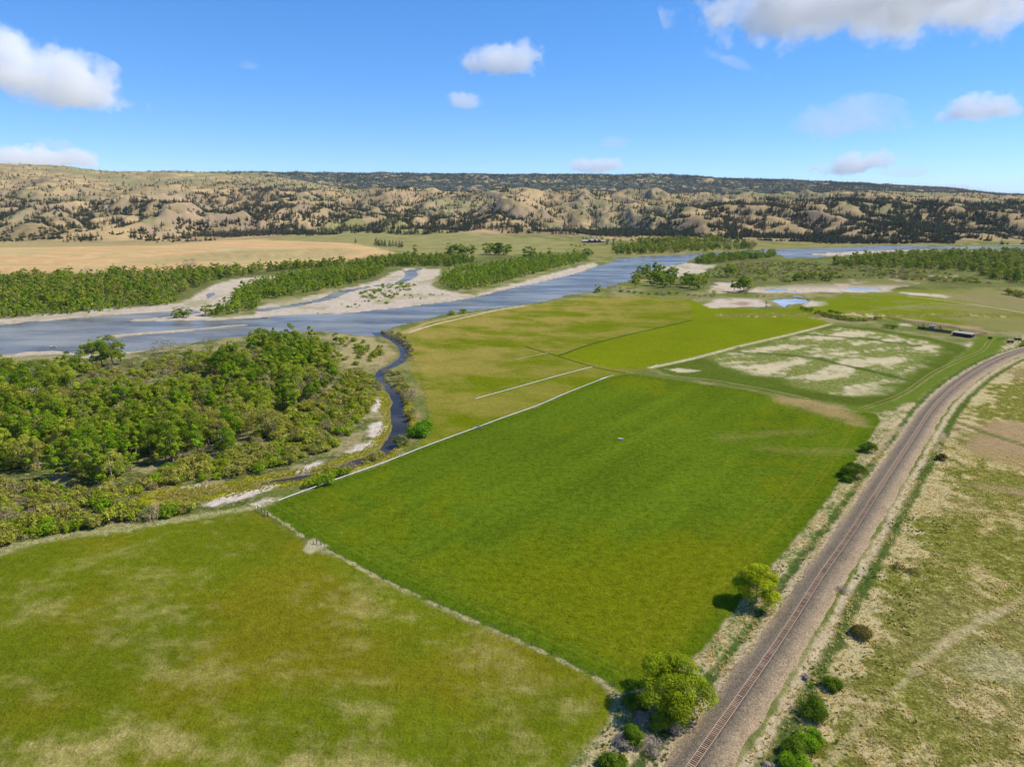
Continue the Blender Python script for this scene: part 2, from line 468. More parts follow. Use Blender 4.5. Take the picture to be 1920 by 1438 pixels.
def leaf_material(name, c1, c2, trans=0.35):
    """c1, c2: ends of the colour range between single plants; attribute v varies the clumps"""
    m, nt, out = new_mat(name); L = nt.links
    oi = N(nt, "ShaderNodeObjectInfo")
    va = N(nt, "ShaderNodeAttribute", attribute_name="v")
    c = mix(nt, oi.outputs["Random"], c1, c2)
    k_ = mth(nt, 'ADD', mth(nt, 'MULTIPLY', va.outputs["Fac"], 1.2), 0.40)
    sc_ = N(nt, "ShaderNodeVectorMath", operation='SCALE'); L.new(c, sc_.inputs[0]); L.new(k_, sc_.inputs["Scale"])
    d = N(nt, "ShaderNodeBsdfPrincipled"); d.inputs["Roughness"].default_value = 0.6; d.inputs["Specular IOR Level"].default_value = 0.06
    L.new(sc_.outputs[0], d.inputs["Base Color"])
    tr = N(nt, "ShaderNodeBsdfTranslucent")
    tc = mix(nt, 1.0, sc_.outputs[0], (1.15, 1.1, 0.45), 'MULTIPLY'); L.new(tc, tr.inputs[0])
    ms = N(nt, "ShaderNodeMixShader"); ms.inputs[0].default_value = trans
    L.new(d.outputs[0], ms.inputs[1]); L.new(tr.outputs[0], ms.inputs[2]); L.new(ms.outputs[0], out.inputs[0])
    return m


def plain(name, col, rough=0.8, metal=0.0, var=0.25, vscale=1.5, rand=0.0):
    m, nt, out = new_mat(name); L = nt.links
    P = N(nt, "ShaderNodeNewGeometry").outputs["Position"]
    n = noise_node(nt, P, vscale, 4, 0.6)
    k_ = mth(nt, 'ADD', mth(nt, 'MULTIPLY', mth(nt, 'SUBTRACT', n, 0.5), var * 2), 1.0)
    if rand:
        oi = N(nt, "ShaderNodeObjectInfo")
        k_ = mth(nt, 'MULTIPLY', k_, mth(nt, 'ADD', mth(nt, 'MULTIPLY', oi.outputs["Random"], rand), 1 - rand / 2))
    sc_ = N(nt, "ShaderNodeVectorMath", operation='SCALE'); sc_.inputs[0].default_value = col; L.new(k_, sc_.inputs["Scale"])
    bs = N(nt, "ShaderNodeBsdfPrincipled"); bs.inputs["Roughness"].default_value = rough; bs.inputs["Metallic"].default_value = metal
    bs.inputs["Specular IOR Level"].default_value = 0.3
    L.new(sc_.outputs[0], bs.inputs["Base Color"]); L.new(bs.outputs[0], out.inputs[0])
    return m


GROUND = ground_material()
RIVER_M = water_material("river_water", (0.200, 0.185, 0.145), 0.24, 0.6, 0.5, 0.22)
CREEK_M = water_material("creek_water", (0.052, 0.044, 0.034), 0.16, 0.12, 1.4, 0.10)
POND_M = water_material("pond_water", (0.37, 0.37, 0.35), 0.08, 0.04, 0.5, 0.5)
COTTON = leaf_material("cottonwood_leaves", (0.150, 0.260, 0.006), (0.340, 0.370, 0.030), 0.42)
YOUNG = leaf_material("young_cottonwood_leaves", (0.200, 0.330, 0.006), (0.330, 0.400, 0.020), 0.42)
OLIVE = leaf_material("olive_leaves", (0.330, 0.340, 0.030), (0.350, 0.310, 0.070))
WILLOW = leaf_material("yellow_willow_leaves", (0.235, 0.270, 0.012), (0.270, 0.300, 0.016), 0.4)
SHRUBG = leaf_material("shrub_leaves", (0.180, 0.290, 0.008), (0.340, 0.360, 0.020))
TWIG = leaf_material("bare_twigs", (0.330, 0.255, 0.150), (0.260, 0.230, 0.080), 0.15)
GREY = leaf_material("grey_twigs", (0.400, 0.310, 0.250), (0.330, 0.270, 0.200), 0.1)
PINE = leaf_material("pine_needles", (0.026, 0.042, 0.013), (0.060, 0.072, 0.022), 0.1)
JUNI = leaf_material("burnt_needles", (0.070, 0.046, 0.034), (0.10, 0.068, 0.050), 0.1)
BARK = plain("bark", (0.22, 0.18, 0.14), 0.9, 0, 0.3, 3)
PALEBARK = plain("pale_bark", (0.42, 0.37, 0.30), 0.9, 0, 0.3, 3)
STRAW = leaf_material("dry_grass", (0.60, 0.50, 0.27), (0.72, 0.60, 0.34), 0.45)
GRASSG = leaf_material("green_grass", (0.08, 0.14, 0.010), (0.13, 0.18, 0.020), 0.3)


# ------------------------------------------------------------------ mesh helpers
def mesh_np(name, verts, faces, mats=(), mat_idx=None, smooth=False, attr=None):
    """faces: (n,4) or (n,3) int array; attr: dict of per-vertex floats"""
    verts = np.asarray(verts, dtype=f32); faces = np.asarray(faces, dtype=np.int32)
    me = bpy.data.meshes.new(name)
    me.vertices.add(len(verts)); me.vertices.foreach_set("co", verts.ravel())
    k_ = faces.shape[1]
    me.loops.add(faces.size); me.loops.foreach_set("vertex_index", faces.ravel())
    me.polygons.add(len(faces)); me.polygons.foreach_set("loop_start", np.arange(0, faces.size, k_, dtype=np.int32))
    if smooth:
        me.polygons.foreach_set("use_smooth", np.ones(len(faces), bool))
    for m in mats:
        me.materials.append(m)
    if mat_idx is not None:
        me.polygons.foreach_set("material_index", np.asarray(mat_idx, dtype=np.int32))
    for n, a in (attr or {}).items():
        a = np.asarray(a, dtype=f32)
        if a.ndim == 1:
            at_ = me.attributes.new(n, 'FLOAT', 'POINT'); at_.data.foreach_set("value", a)
        elif n == "gcol":
            at_ = me.attributes.new(n, 'FLOAT_COLOR', 'POINT')
            at_.data.foreach_set("color", np.hstack([a, np.ones((len(a), 1), f32)]).ravel())
        else:
            at_ = me.attributes.new(n, 'FLOAT_VECTOR', 'POINT'); at_.data.foreach_set("vector", a.ravel())
    me.update(calc_edges=True)
    return me


def link(name, me, loc=(0, 0, 0), rz=0.0, scale=(1, 1, 1), parent=None, label=None, cat=None, group=None, kind=None):
    o = bpy.data.objects.new(name, me)
    o.location = loc; o.rotation_euler = (0, 0, rz); o.scale = scale if hasattr(scale, '__len__') else (scale,) * 3
    COL.objects.link(o)
    if parent is not None:
        o.parent = parent
    for k_, v in (("label", label), ("category", cat), ("group", group), ("kind", kind)):
        if v:
            o[k_] = v
    return o


class MB:
    """collects boxes, tubes and prisms of one part"""
    def __init__(s):
        s.v = []; s.f = []

    def poly(s, vs, fs):
        b = len(s.v); s.v += [tuple(v) for v in vs]; s.f += [tuple(b + i for i in f) for f in fs]

    def box(s, c, d, rz=0.0, tilt=None):
        M = Matrix.Translation(c) @ Matrix.Rotation(rz, 4, 'Z')
        if tilt:
            M = M @ Matrix.Rotation(tilt[0], 4, tilt[1])
        vs = [M @ Vector((x * d[0] / 2, y * d[1] / 2, z * d[2] / 2)) for x in (-1, 1) for y in (-1, 1) for z in (-1, 1)]
        s.poly(vs, [(0, 1, 3, 2), (4, 6, 7, 5), (0, 4, 5, 1), (2, 3, 7, 6), (0, 2, 6, 4), (1, 5, 7, 3)])

    def tube(s, pts, rad, n=6, cap=True):
        pts = [Vector(p) for p in pts]
        rad = rad if hasattr(rad, '__len__') else [rad] * len(pts)
        b = len(s.v)
        for i, p in enumerate(pts):
            d = (pts[min(i + 1, len(pts) - 1)] - pts[max(i - 1, 0)])
            d = d.normalized() if d.length > 0 else Vector((0, 0, 1))
            a = d.orthogonal().normalized(); c = d.cross(a)
            if abs(d.z) < 0.9:
                a = Vector((0, 0, 1)).cross(d).normalized(); c = d.cross(a)
            for j in range(n):
                t = 2 * math.pi * j / n
                s.v.append(tuple(p + (a * math.cos(t) + c * math.sin(t)) * rad[i]))
        for i in range(len(pts) - 1):
            for j in range(n):
                s.f.append((b + i * n + j, b + i * n + (j + 1) % n, b + (i + 1) * n + (j + 1) % n, b + (i + 1) * n + j))
        if cap:
            s.f.append(tuple(b + j for j in range(n))[::-1]); e = b + (len(pts) - 1) * n
            s.f.append(tuple(e + j for j in range(n)))

    def mesh(s, name, mat):
        me = bpy.data.meshes.new(name); me.from_pydata(s.v, [], s.f)
        me.materials.append(mat); me.update()
        return me

    def build(s, name, mat, parent=None, loc=(0, 0, 0), rz=0, **kw):
        return link(name, s.mesh(name, mat), loc, rz, 1, parent, **kw)


def thing(name, loc, label, cat, group=None, rz=0.0):
    o = bpy.data.objects.new(name, None); o.empty_display_size = 1
    o.location = loc; o.rotation_euler = (0, 0, rz); COL.objects.link(o)
    o["label"] = label; o["category"] = cat
    if group:
        o["group"] = group
    return o


# ------------------------------------------------------------------ the ground sheet
def build_ground():
    a_in = np.radians(np.arange(-47, 47.01, 0.105))
    a_l = np.radians(np.linspace(-180, -47, 50))[:-1]; a_r = np.radians(np.linspace(47, 180, 50))[1:]
    A = np.concatenate([a_l, a_in, a_r])
    # rows: spaced as the ground recedes
    py = np.arange(1470, 462, -1.95)
    rr = H0 / np.tan(PITCH + np.arctan((py - 719.0) / 1280.0))
    rr = np.concatenate([[2, 12, 30, 55, 75, 90], rr[rr > 96]])
    far = rr[-1] * np.cumprod(np.full(275, (11500 / rr[-1]) ** (1 / 275)))
    vfar = np.array([13500, 18000, 30000, 60000.0])
    R = np.concatenate([rr, far, vfar])
    RR, AA = np.meshgrid(R, A, indexing='ij')
    X = (RR * np.sin(AA)); Yy = (RR * np.cos(AA))
    # behind and beside the view the floor is plain valley
    wet = wet_sd(X, Yy); grav = gravel_sd(X, Yy)
    Z = ground_z(X, Yy, wet, grav)
    Z[-4:] = np.minimum(Z[-4:], -60)
    Yd = np.clip(Yy, 100, None)
    shp = X.shape

    def col(r, g, b):
        return np.array([r, g, b], dtype=f32)

    C = np.zeros(shp + (3,), f32); D = np.zeros(shp + (3,), f32)

    def paint(mask, c, det=None, force=False):
        mk = mask[..., None].astype(f32)
        C[:] = C * (1 - mk) + np.asarray(c, f32) * mk
        if det is not None:
            D[:] = D * (1 - mk) + np.asarray(det, f32) * mk

    nA = fbm(X, Yy, 55, 5, 101); nB = fbm(X, Yy, 16, 4, 102); nC = fbm(X, Yy, 180, 4, 103); nD = fbm(X, Yy, 5, 3, 104)
    # valley floor: rough pasture, olive and tan
    t = ss(-0.25, 0.35, nA + 0.4 * nB)
    base = col(0.125, 0.145, 0.030) * (1 - t[..., None]) + col(0.25, 0.22, 0.09) * t[..., None]
    paint(np.ones(shp), base, (0.45, 0.3, 0.25))
    paint(ss(1550, 1750, Yy) * ss(-0.5, -0.15, X / Yd) * 0 + ss(1650, 1800, Yy) * ss(-50, -400, X), col(0.33, 0.255, 0.105) * (1 + 0.25 * nB[..., None]), (0.3, 0.3, 0.1))
    # hills
    hz = Z
    px = 960 + 1323 * X / np.maximum(Yy, 100)
    hill = ss(-60, 60, Yy - (2020 + 380 * ss(300, 640, px) * ss(1320, 1050, px) + 60 * fbm(X, Yy, 300, 2, 5)))
    h1 = fbm(X, Yy, 260, 5, 111); h2 = fbm(X, Yy, 60, 4, 112); h3 = fbm(X, Yy, 700, 3, 113)
    t = ss(-0.3, 0.4, h1 + 0.3 * h2)[..., None]
    hc = col(0.240, 0.180, 0.085) * (1 - t) + col(0.43, 0.305, 0.140) * t
    hc = hc * (1 + 0.20 * fbm(X, Yy, 38, 3, 117)[..., None])
    g = ss(0.05, 0.4, h3 - 0.4 * h2 + 0.25 * ss(4300, 5600, Yy) - 0.35 * ss(3000, 2200, Yy))[..., None]
    hc = hc * (1 - 0.75 * g) + col(0.215, 0.205, 0.085) * 0.75 * g
    # pinkish rock bands on steep lower slopes
    gz = np.gradient(Z, axis=0) / np.maximum(np.gradient(RR, axis=0), 1)
    gz2 = np.gradient(Z, axis=1) / np.maximum(RR * np.abs(np.gradient(AA, axis=1)), 0.5)
    slope = np.hypot(gz, gz2)
    rk = ss(0.42, 0.75, slope + 0.25 * h2)[..., None]
    hc = hc * (1 - 0.6 * rk) + col(0.27, 0.195, 0.14) * 0.6 * rk
    rb = (ss(1200, 1500, px) * ss(3300, 2600, Yy) * ss(-0.2, 0.3, h2 + 0.3 * h1))[..., None]
    hc = hc * (1 - 0.45 * rb) + col(0.24, 0.165, 0.095) * 0.45 * rb
    fr = ss(6100, 6700, Yy + 500 * h3) * ss(450, 560, px)
    dk = (fr * ss(0.42, 0.12, h2 * 0.9 + h1 * 0.7))[..., None]
    hc = hc * (1 - dk) + col(0.042, 0.058, 0.045) * dk
    paint(hill, hc, (0.35, 0.25, 0.0))
    # bench: cut tan hay ground, streaked
    b = sdf(bench_poly, X, Yy, 90)
    st = fbm(X * 0.25, Yy, 26, 4, 121)
    bc = col(0.50, 0.325, 0.145) * (1 + 0.25 * st[..., None]) + 0.06 * nC[..., None] * col(-1, 0.4, 0.1)
    paint(ss(-8, 18, b + 14 * nB), bc, (0.3, 0.2, 0.0))
    bp = sdf(W([(240, 497), (330, 482), (450, 472), (620, 468), (690, 474), (640, 486), (500, 492), (380, 494), (280, 502)]), X, Yy, 90)
    paint(ss(-30, 40, bp + 40 * nA + 30 * st) * 0.8, col(0.34, 0.27, 0.115) * (1 + 0.3 * nB[..., None]), None)
    paint(ss(0.1, 0.5, fbm(X * 0.3, Yy, 60, 3, 122)) * ss(0, 20, b) * 0.45, col(0.36, 0.30, 0.14), None)
    mead = sdf(W([(480, 452), (560, 440), (640, 432), (740, 434), (900, 446), (1040, 450), (1100, 460), (1060, 474), (900, 480), (760, 476), (690, 462), (560, 452)]), X, Yy, 120)
    paint(ss(-30, 40, mead + 40 * nA), col(0.235, 0.215, 0.075) * (1 + 0.3 * nA[..., None]), (0.25, 0.3, 0.2))
    mead2 = sdf(W([(1060, 480), (1090, 462), (1300, 468), (1450, 460), (1600, 456), (1640, 460), (1440, 468), (1200, 481)]), X, Yy, 120)
    paint(ss(-30, 40, mead2 + 30 * nA), col(0.22, 0.20, 0.06) * (1 + 0.3 * nA[..., None]), (0.25, 0.3, 0.3))
    # riparian ground under the far woods
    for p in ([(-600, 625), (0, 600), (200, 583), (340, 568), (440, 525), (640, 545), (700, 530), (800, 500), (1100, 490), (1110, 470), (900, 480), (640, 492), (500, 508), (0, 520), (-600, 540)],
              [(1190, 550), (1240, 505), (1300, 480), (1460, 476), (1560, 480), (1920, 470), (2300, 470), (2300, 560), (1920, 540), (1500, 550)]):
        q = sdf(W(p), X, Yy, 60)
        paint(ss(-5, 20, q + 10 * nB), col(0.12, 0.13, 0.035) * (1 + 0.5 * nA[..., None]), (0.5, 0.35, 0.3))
    # grove floor
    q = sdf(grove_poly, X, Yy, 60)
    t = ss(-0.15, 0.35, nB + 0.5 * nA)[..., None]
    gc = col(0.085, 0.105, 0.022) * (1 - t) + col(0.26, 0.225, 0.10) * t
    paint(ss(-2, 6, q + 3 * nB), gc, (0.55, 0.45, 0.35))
    # hay and pasture fields -------------------------------------------------
    # near field: olive, drying towards the camera and left
    q = sdf(field_near, X, Yy, 60)
    pt = fbm(X * 0.65 + Yy * 0.2, Yy * 1.2, 20, 6, 131, 0.72)
    b1 = ss(-12, 18, sdf(W([(-400, 1290), (100, 1330), (260, 1300), (420, 1320), (700, 1350), (800, 1460), (800, 1700), (-600, 1700)]), X, Yy, 60))
    b2 = ss(-12, 14, sdf(W([(150, 1150), (330, 1080), (420, 1170), (390, 1270), (300, 1290), (200, 1240)]), X, Yy, 60))
    b3 = ss(-14, 14, sdf(W([(480, 1350), (800, 1330), (1000, 1290), (1120, 1320), (1060, 1460), (500, 1460)]), X, Yy, 60))
    b4 = ss(-14, 16, sdf(W([(0, 1110), (200, 1060), (330, 1030), (350, 1050), (120, 1130), (0, 1170)]), X, Yy, 60))
    b5 = ss(-16, 20, sdf(W([(500, 1100), (640, 1060), (760, 1180), (800, 1290), (640, 1300), (520, 1200)]), X, Yy, 60))
    dry = np.clip(ss(-0.25, 0.85, 1.15 * pt + 0.40 * nB + 0.42 * nD + 0.40 * b1 + 0.33 * b2 + 0.30 * b3 + 0.24 * b4 + 0.16 * b5 - 0.24) * (0.62 + 0.30 * b1), 0, 1)
    br = np.clip(ss(-0.2, 0.45, fbm(X, Yy, 42, 4, 135) + 0.35 * b5 - 0.05) * 0.55, 0, 1)
    dry = dry[..., None]
    gc = col(0.122, 0.146, 0.006) * (1 + 0.18 * nA[..., None] + 0.10 * nB[..., None])
    gc = gc * (1 - br[..., None]) + col(0.188, 0.148, 0.008) * br[..., None]
    gc = gc * (1 - dry) + col(0.350, 0.285, 0.090) * dry
    paint(ss(-1.0, 1.2, q + 0.8 * nD), gc, np.stack([0.50 + 0 * X, 0.03 + 0.42 * dry[..., 0], 0.05 + 0 * X], -1))
    # main hay field
    q = sdf(field_main, X, Yy, 60)
    ang = math.radians(37)
    across = X * math.cos(ang) - Yy * math.sin(ang)
    stripe = fbm(across, (X * math.sin(ang) + Yy * math.cos(ang)) * 0.06, 9, 3, 141)
    gc = col(0.090, 0.134, 0.006) * (1 + 0.16 * nA[..., None] + 0.16 * stripe[..., None])
    y_ = (ss(0.05, 0.5, nC + 0.5 * nB) * 0.55 + 0.8 * ss(70, 20, np.hypot((X - 55) * 0.7, Yy - 165) + 25 * nB))[..., None]
    y_ = np.clip(y_, 0, 1)
    gc = gc * (1 - y_) + col(0.140, 0.150, 0.002) * y_
    edge = (ss(9, 2, q) * 0.65)[..., None]
    gc = gc * (1 - edge) + col(0.068, 0.112, 0.002) * edge
    fd, _ = pdist(W([(487, 953), (540, 985), (583, 1017), (610, 1028), (700, 1078), (820, 1133), (940, 1186), (1040, 1232), (1130, 1278)]), X, Yy, 30)
    bnd = (ss(10, 7, fd) * 0.55)[..., None]
    gc = gc * (1 - bnd) + col(0.072, 0.122, 0.004) * bnd
    for o_ in (5.2, 7.2, 11.5, 13.5):
        ln = (ss(0.7, 0.2, np.abs(fd - o_ - 0.5 * nB)) * 0.5)[..., None]
        gc = gc * (1 - ln) + col(0.135, 0.160, 0.012) * ln
    re, _ = pdist(W([(1640, 790), (1600, 865), (1545, 945), (1470, 1035), (1395, 1120), (1318, 1218)]), X, Yy, 40)
    for o_ in (6.5, 8.5, 15.0, 17.0):
        ln = (ss(0.8, 0.2, np.abs(re - o_ - 0.6 * nB)) * 0.45)[..., None]
        gc = gc * (1 - ln) + col(0.165, 0.165, 0.012) * ln
    paint(ss(-0.8, 0.8, q + 0.6 * nD), gc, (0.70, 0.08, 0.03))
    tan = sdf(W([(1425, 737), (1520, 748), (1600, 768), (1632, 785), (1622, 800), (1590, 795), (1520, 775), (1460, 755)]), X, Yy, 40)
    paint(ss(-3, 8, tan + 6 * nB) * 0.85, col(0.30, 0.215, 0.085) * (1 + 0.2 * nB[..., None]), (0.3, 0.3, 0.1))
    for p, w_ in (([(1360, 822), (1440, 812), (1520, 808)], 2.0), ([(1440, 840), (1500, 846), (1580, 848), (1600, 845)], 2.4)):
        d, _ = pdist(W(p), X, Yy, 40)
        paint(ss(w_ * 3.5, 0, d + 5 * nB) * 0.30, col(0.24, 0.20, 0.06), None)
    # middle pasture: olive with tan streaks
    q = sdf(field_mid, X, Yy, 60)
    sk = fbm(X * 0.50 + Yy * 0.15, Yy * 0.8, 32, 6, 151, 0.66)
    left = ss(160, -90, X - (Yy - 500) * 0.45)
    t = (np.clip(ss(-0.15, 0.45, sk + 0.25 * nA + 0.2) * (0.35 + 0.65 * left), 0, 1))[..., None]
    gc = (col(0.130, 0.155, 0.004) * (1 - t) + col(0.270, 0.215, 0.045) * t) * (1 + 0.12 * nB[..., None])
    paint(ss(-1.5, 1.5, q + 1.0 * nD), gc, (0.35, 0.15, 0.15))
    q = sdf(field_bright, X, Yy, 60)
    paint(ss(-2, 2, q), col(0.150, 0.180, 0.002) * (1 + 0.12 * nA[..., None] + 0.1 * sk[..., None]), (0.3, 0.05, 0.1))
    d, _ = pdist(W([(1045, 668), (1130, 640), (1300, 600), (1297, 560)]), X, Yy, 40)
    pass
    # fields right of the river
    q = sdf(field_upper, X, Yy, 60)
    t = (ss(0.05, 0.5, sk + 0.8 * ss(1700, 1950, px) * ss(560, 620, Yy) ))[..., None]
    gc = (col(0.150, 0.180, 0.006) * (1 - 0.8 * t) + col(0.22, 0.195, 0.07) * 0.8 * t) * (1 + 0.15 * nA[..., None])
    paint(ss(-4, 6, q + 4 * nB), gc, (0.3, 0.15, 0.2))
    q = sdf(W([(1480, 470 + 80), (1700, 545), (1920, 545), (2200, 560), (2200, 620), (1920, 590), (1760, 560), (1600, 552)]), X, Yy, 60)
    paint(ss(-4, 30, q + 12 * nA) * 0.5, col(0.25, 0.20, 0.095), None)
    for p in ([(1690, 549), (1730, 550), (1790, 555), (1770, 558), (1700, 553)],):
        q = sdf(W(p), X, Yy, 60)
        paint(ss(-4, 6, q + 8 * nB), col(0.52, 0.42, 0.30), (0.2, 0.3, 0.1))
    d, _ = pdist(W([(1620, 585), (1750, 568), (1850, 575), (1960, 590)]), X, Yy, 40)
    paint(ss(4, 1, d + nB) * 0.35, col(0.32, 0.27, 0.12), None)
    # pale salty field: dark green with cream patches
    q = sdf(field_pale, X, Yy, 60)
    paint(ss(-3, 3, q + 2 * nB), col(0.085, 0.115, 0.012) * (1 + 0.2 * nA[..., None]), (0.4, 0.2, 0.1))
    q2 = sdf(pale_core, X, Yy, 60)
    ang2 = math.radians(28)
    ux = X * math.cos(ang2) + Yy * math.sin(ang2); uy = -X * math.sin(ang2) + Yy * math.cos(ang2)
    n = fbm(ux * 0.35, uy, 26, 5, 161, 0.6) + 0.35 * fbm(X, Yy, 8, 3, 162)
    pm = ss(-0.10, 0.22, n + 0.02) * ss(-6, 10, q2 + 8 * nB)
    mid = ss(-10, 6, q2 + 8 * nB)
    paint(mid * 0.65, col(0.17, 0.20, 0.04), (0.45, 0.6, 0.2))
    paint(pm, col(0.50, 0.42, 0.255) * (1 + 0.15 * nB[..., None]), (0.3, 0.5, 0.25))
    for p in ([(1390, 661), (1450, 664), (1530, 672), (1570, 682), (1650, 700), (1700, 712)], [(1500, 627), (1600, 633), (1720, 648)]):
        d, _ = pdist(W(p), X, Yy, 40)
        paint(ss(5, 1.5, d + 2.5 * nB), col(0.075, 0.105, 0.020), (0.4, 0.1, 0))
    # cream strip with the irrigation line beside the pale field
    d, _ = pdist(W([(1218, 690), (1300, 672), (1385, 650), (1480, 628), (1558, 608)]), X, Yy, 40)
    paint(ss(4.5, 2.0, d + 0.8 * nD) * 0.5, col(0.30, 0.28, 0.12), None)
    q = sdf(W([(1248, 692), (1275, 690), (1316, 694), (1300, 698), (1270, 698)]), X, Yy, 30)
    paint(ss(-1, 2, q + 2 * nD), col(0.48, 0.42, 0.26), (0.3, 0.2, 0.1))
    # bare patches by the corrals
    for p, c_ in (([(1812, 648), (1820, 641), (1842, 640), (1838, 650), (1825, 653)], (0.55, 0.46, 0.32)), ([(1845, 656), (1862, 634), (1870, 630), (1905, 634), (1890, 645), (1862, 652)], (0.30, 0.21, 0.12)),
                  ([(1690, 596), (1740, 602), (1830, 612), (1860, 624), (1850, 628), (1790, 614), (1700, 603)], (0.30, 0.22, 0.11)),
                  ([(1683, 606), (1712, 608), (1705, 612), (1685, 610)], (0.52, 0.44, 0.30))):
        q = sdf(W(p), X, Yy, 40)
        paint(ss(-2, 3, q + 3 * nB), np.array(c_, f32) * (1 + 0.2 * nB[..., None]), (0.3, 0.2, 0.15))
    # fence-side strip of pale grass between the two near fields
    d, _ = pdist(W([(487, 953), (540, 985), (583, 1017), (610, 1028), (700, 1078), (820, 1133), (940, 1186), (1040, 1232), (1130, 1278)]), X, Yy, 30)
    paint(ss(1.1, 0.25, d + 1.1 * nD + 0.25), col(0.36, 0.315, 0.135), (0.8, 0.5, 0.5))
    q = sdf(W([(566, 1030), (580, 1014), (590, 1008), (615, 1022), (598, 1030), (583, 1038)]), X, Yy, 20)
    paint(ss(-0.8, 0.8, q + 0.8 * nD), col(0.40, 0.35, 0.19), (0.5, 0.3, 0.3))
    # pale rank grass along the edge of the near field and grove
    d, _ = pdist(W([(-300, 1130), (-100, 1065), (0, 1033), (60, 1015), (120, 1004), (230, 992), (330, 976), (430, 958), (485, 950), (520, 936)]), X, Yy, 30)
    wdt = 2.2 + 2.5 * ss(-60, -160, X)
    paint(ss(1.0, 0.2, d / wdt + 0.6 * nD), col(0.27, 0.265, 0.095), (0.8, 0.5, 0.5))
    # marsh
    d, _ = pdist(marsh, X, Yy, 60)
    paint(ss(10, 6, d + 4 * nB) * 0.95, col(0.300, 0.280, 0.010) * (1 + 0.35 * nB[..., None]), (0.4, 0.15, 0.3))
    t = ss(0.05, 0.3, nB + 0.3 * nD) * ss(14, 9, d + 3 * nB) * ss(5, 7, d)
    paint(t * 0.7, col(0.33, 0.24, 0.09), None)
    for p in ([(697, 795), (712, 790), (722, 800), (716, 814), (700, 822), (690, 818)], [(650, 848), (668, 836), (698, 826), (700, 832), (680, 842), (658, 850)],
              [(557, 887), (570, 876), (600, 863), (608, 866), (596, 876), (572, 888)], [(387, 945), (420, 930), (470, 915), (512, 906), (521, 909), (500, 920), (450, 936), (400, 948)],
              [(345, 914), (370, 908), (398, 909), (385, 914)], [(690, 770), (700, 752), (712, 745), (712, 756), (704, 772)],
              [(470, 945), (490, 938), (515, 932), (505, 940), (480, 948)]):
        q = sdf(W(p), X, Yy, 30)
        paint(ss(-1.6, 0.8, q + 2.2 * nD), col(0.55, 0.46, 0.36), (0.8, 0.2, 0.05))
    q = sdf(W([(290, 935), (340, 918), (400, 915), (410, 922), (360, 934), (310, 942)]), X, Yy, 30)
    paint(ss(-2, 1, q + 2 * nD), col(0.30, 0.21, 0.08), (0.5, 0.2, 0.2))
    # tan apron east of the creek mouth and along the river bank
    q = sdf(W([(625, 626), (690, 632), (722, 645), (742, 662), (735, 675), (690, 688), (655, 690), (640, 660)]), X, Yy, 40)
    paint(ss(-3, 3, q + 4 * nB), col(0.33, 0.265, 0.12) * (1 + 0.2 * nB[..., None]), (0.5, 0.3, 0.4))
    d, _ = pdist(W([(757, 625), (800, 606), (860, 592), (930, 582), (985, 573)]), X, Yy, 40)
    paint(ss(5, 2, d + 2 * nB) * 0.9, col(0.37, 0.275, 0.13), (0.3, 0.2, 0.2))
    d, _ = pdist(W([(765, 624), (810, 610), (870, 596), (930, 582)]), X, Yy, 40)
    pass
    d, _ = pdist(W([(1140, 537), (1190, 551), (1245, 557), (1300, 556), (1420, 560)]), X, Yy, 40)
    paint(ss(10, 4, d + 5 * nB) * 0.8, col(0.20, 0.19, 0.07), (0.4, 0.3, 0.3))
    # railway margins -----------------------------------------------------------
    rd, _ = pdist(rail_line, X, Yy, 80, signed=True)
    right = ss(9, 14, rd) * (rd < 79)
    bl = (rd >= 79) & (X > 90) & (Yy < 700) & (X > Yy * 0.30)
    rightside = np.where(bl, 1.0, right)
    e1 = fbm(X * 0.8, Yy * 0.8, 34, 5, 171, 0.6); e2 = fbm(X, Yy, 7, 4, 172)
    t = ss(0.08, 0.44, 0.75 * e1 + 0.50 * e2 + 0.28 * nD + 0.50 * ss(30, 13, np.where(bl, 200, rd)) - 0.06)[..., None]
    gc = (col(0.158, 0.156, 0.022) * (1 - t) + col(0.43, 0.345, 0.150) * t) * (1 + 0.25 * nD[..., None])
    brn = (ss(-0.05, 0.35, fbm(X, Yy, 60, 3, 173)) * (0.25 + 0.35 * ss(220, 300, Yy)))[..., None]
    gc = gc * (1 - brn) + col(0.29, 0.21, 0.10) * brn
    paint(rightside, gc * (1 + 0.15 * e2[..., None]), np.stack([0.95 + 0 * X, 0.40 + 0.42 * t[..., 0], 0.35 + 0 * X], -1))
    dirt = sdf(W([(1590, 840), (1700, 800), (1850, 770), (1990, 790), (1990, 880), (1850, 862), (1700, 830)]), X, Yy, 40)
    for p in ([(1790, 830), (1840, 812), (1920, 830), (2050, 850), (2050, 880), (1900, 868), (1820, 850)], [(1820, 800), (1900, 790), (2000, 810), (1950, 830), (1850, 815)],
              [(1800, 905), (1900, 915), (2050, 930), (2050, 950), (1900, 925)]):
        q = sdf(W(p), X, Yy, 40)
        paint(ss(-6, 6, q + 7 * e1 + 3 * nB) * 0.9, col(0.33, 0.225, 0.115), (0.4, 0.2, 0.25))
    for p in ([(1545, 1440), (1640, 1330), (1740, 1235), (1830, 1170), (1920, 1120), (2050, 1060)], [(1760, 1210), (1830, 1165), (1900, 1140)]):
        d, _ = pdist(W(p), X, Yy, 40)
        paint(ss(1.6, 0.3, d + 1.2 * nD) * 0.5, col(0.43, 0.34, 0.17), None)
    q = sdf(W([(1800, 1250), (1850, 1210), (1930, 1230), (2000, 1290), (1900, 1290), (1830, 1275)]), X, Yy, 40)
    paint(ss(-3, 4, q + 3 * nB) * 0.45, col(0.42, 0.37, 0.20), (0.8, 0.8, 0.3))
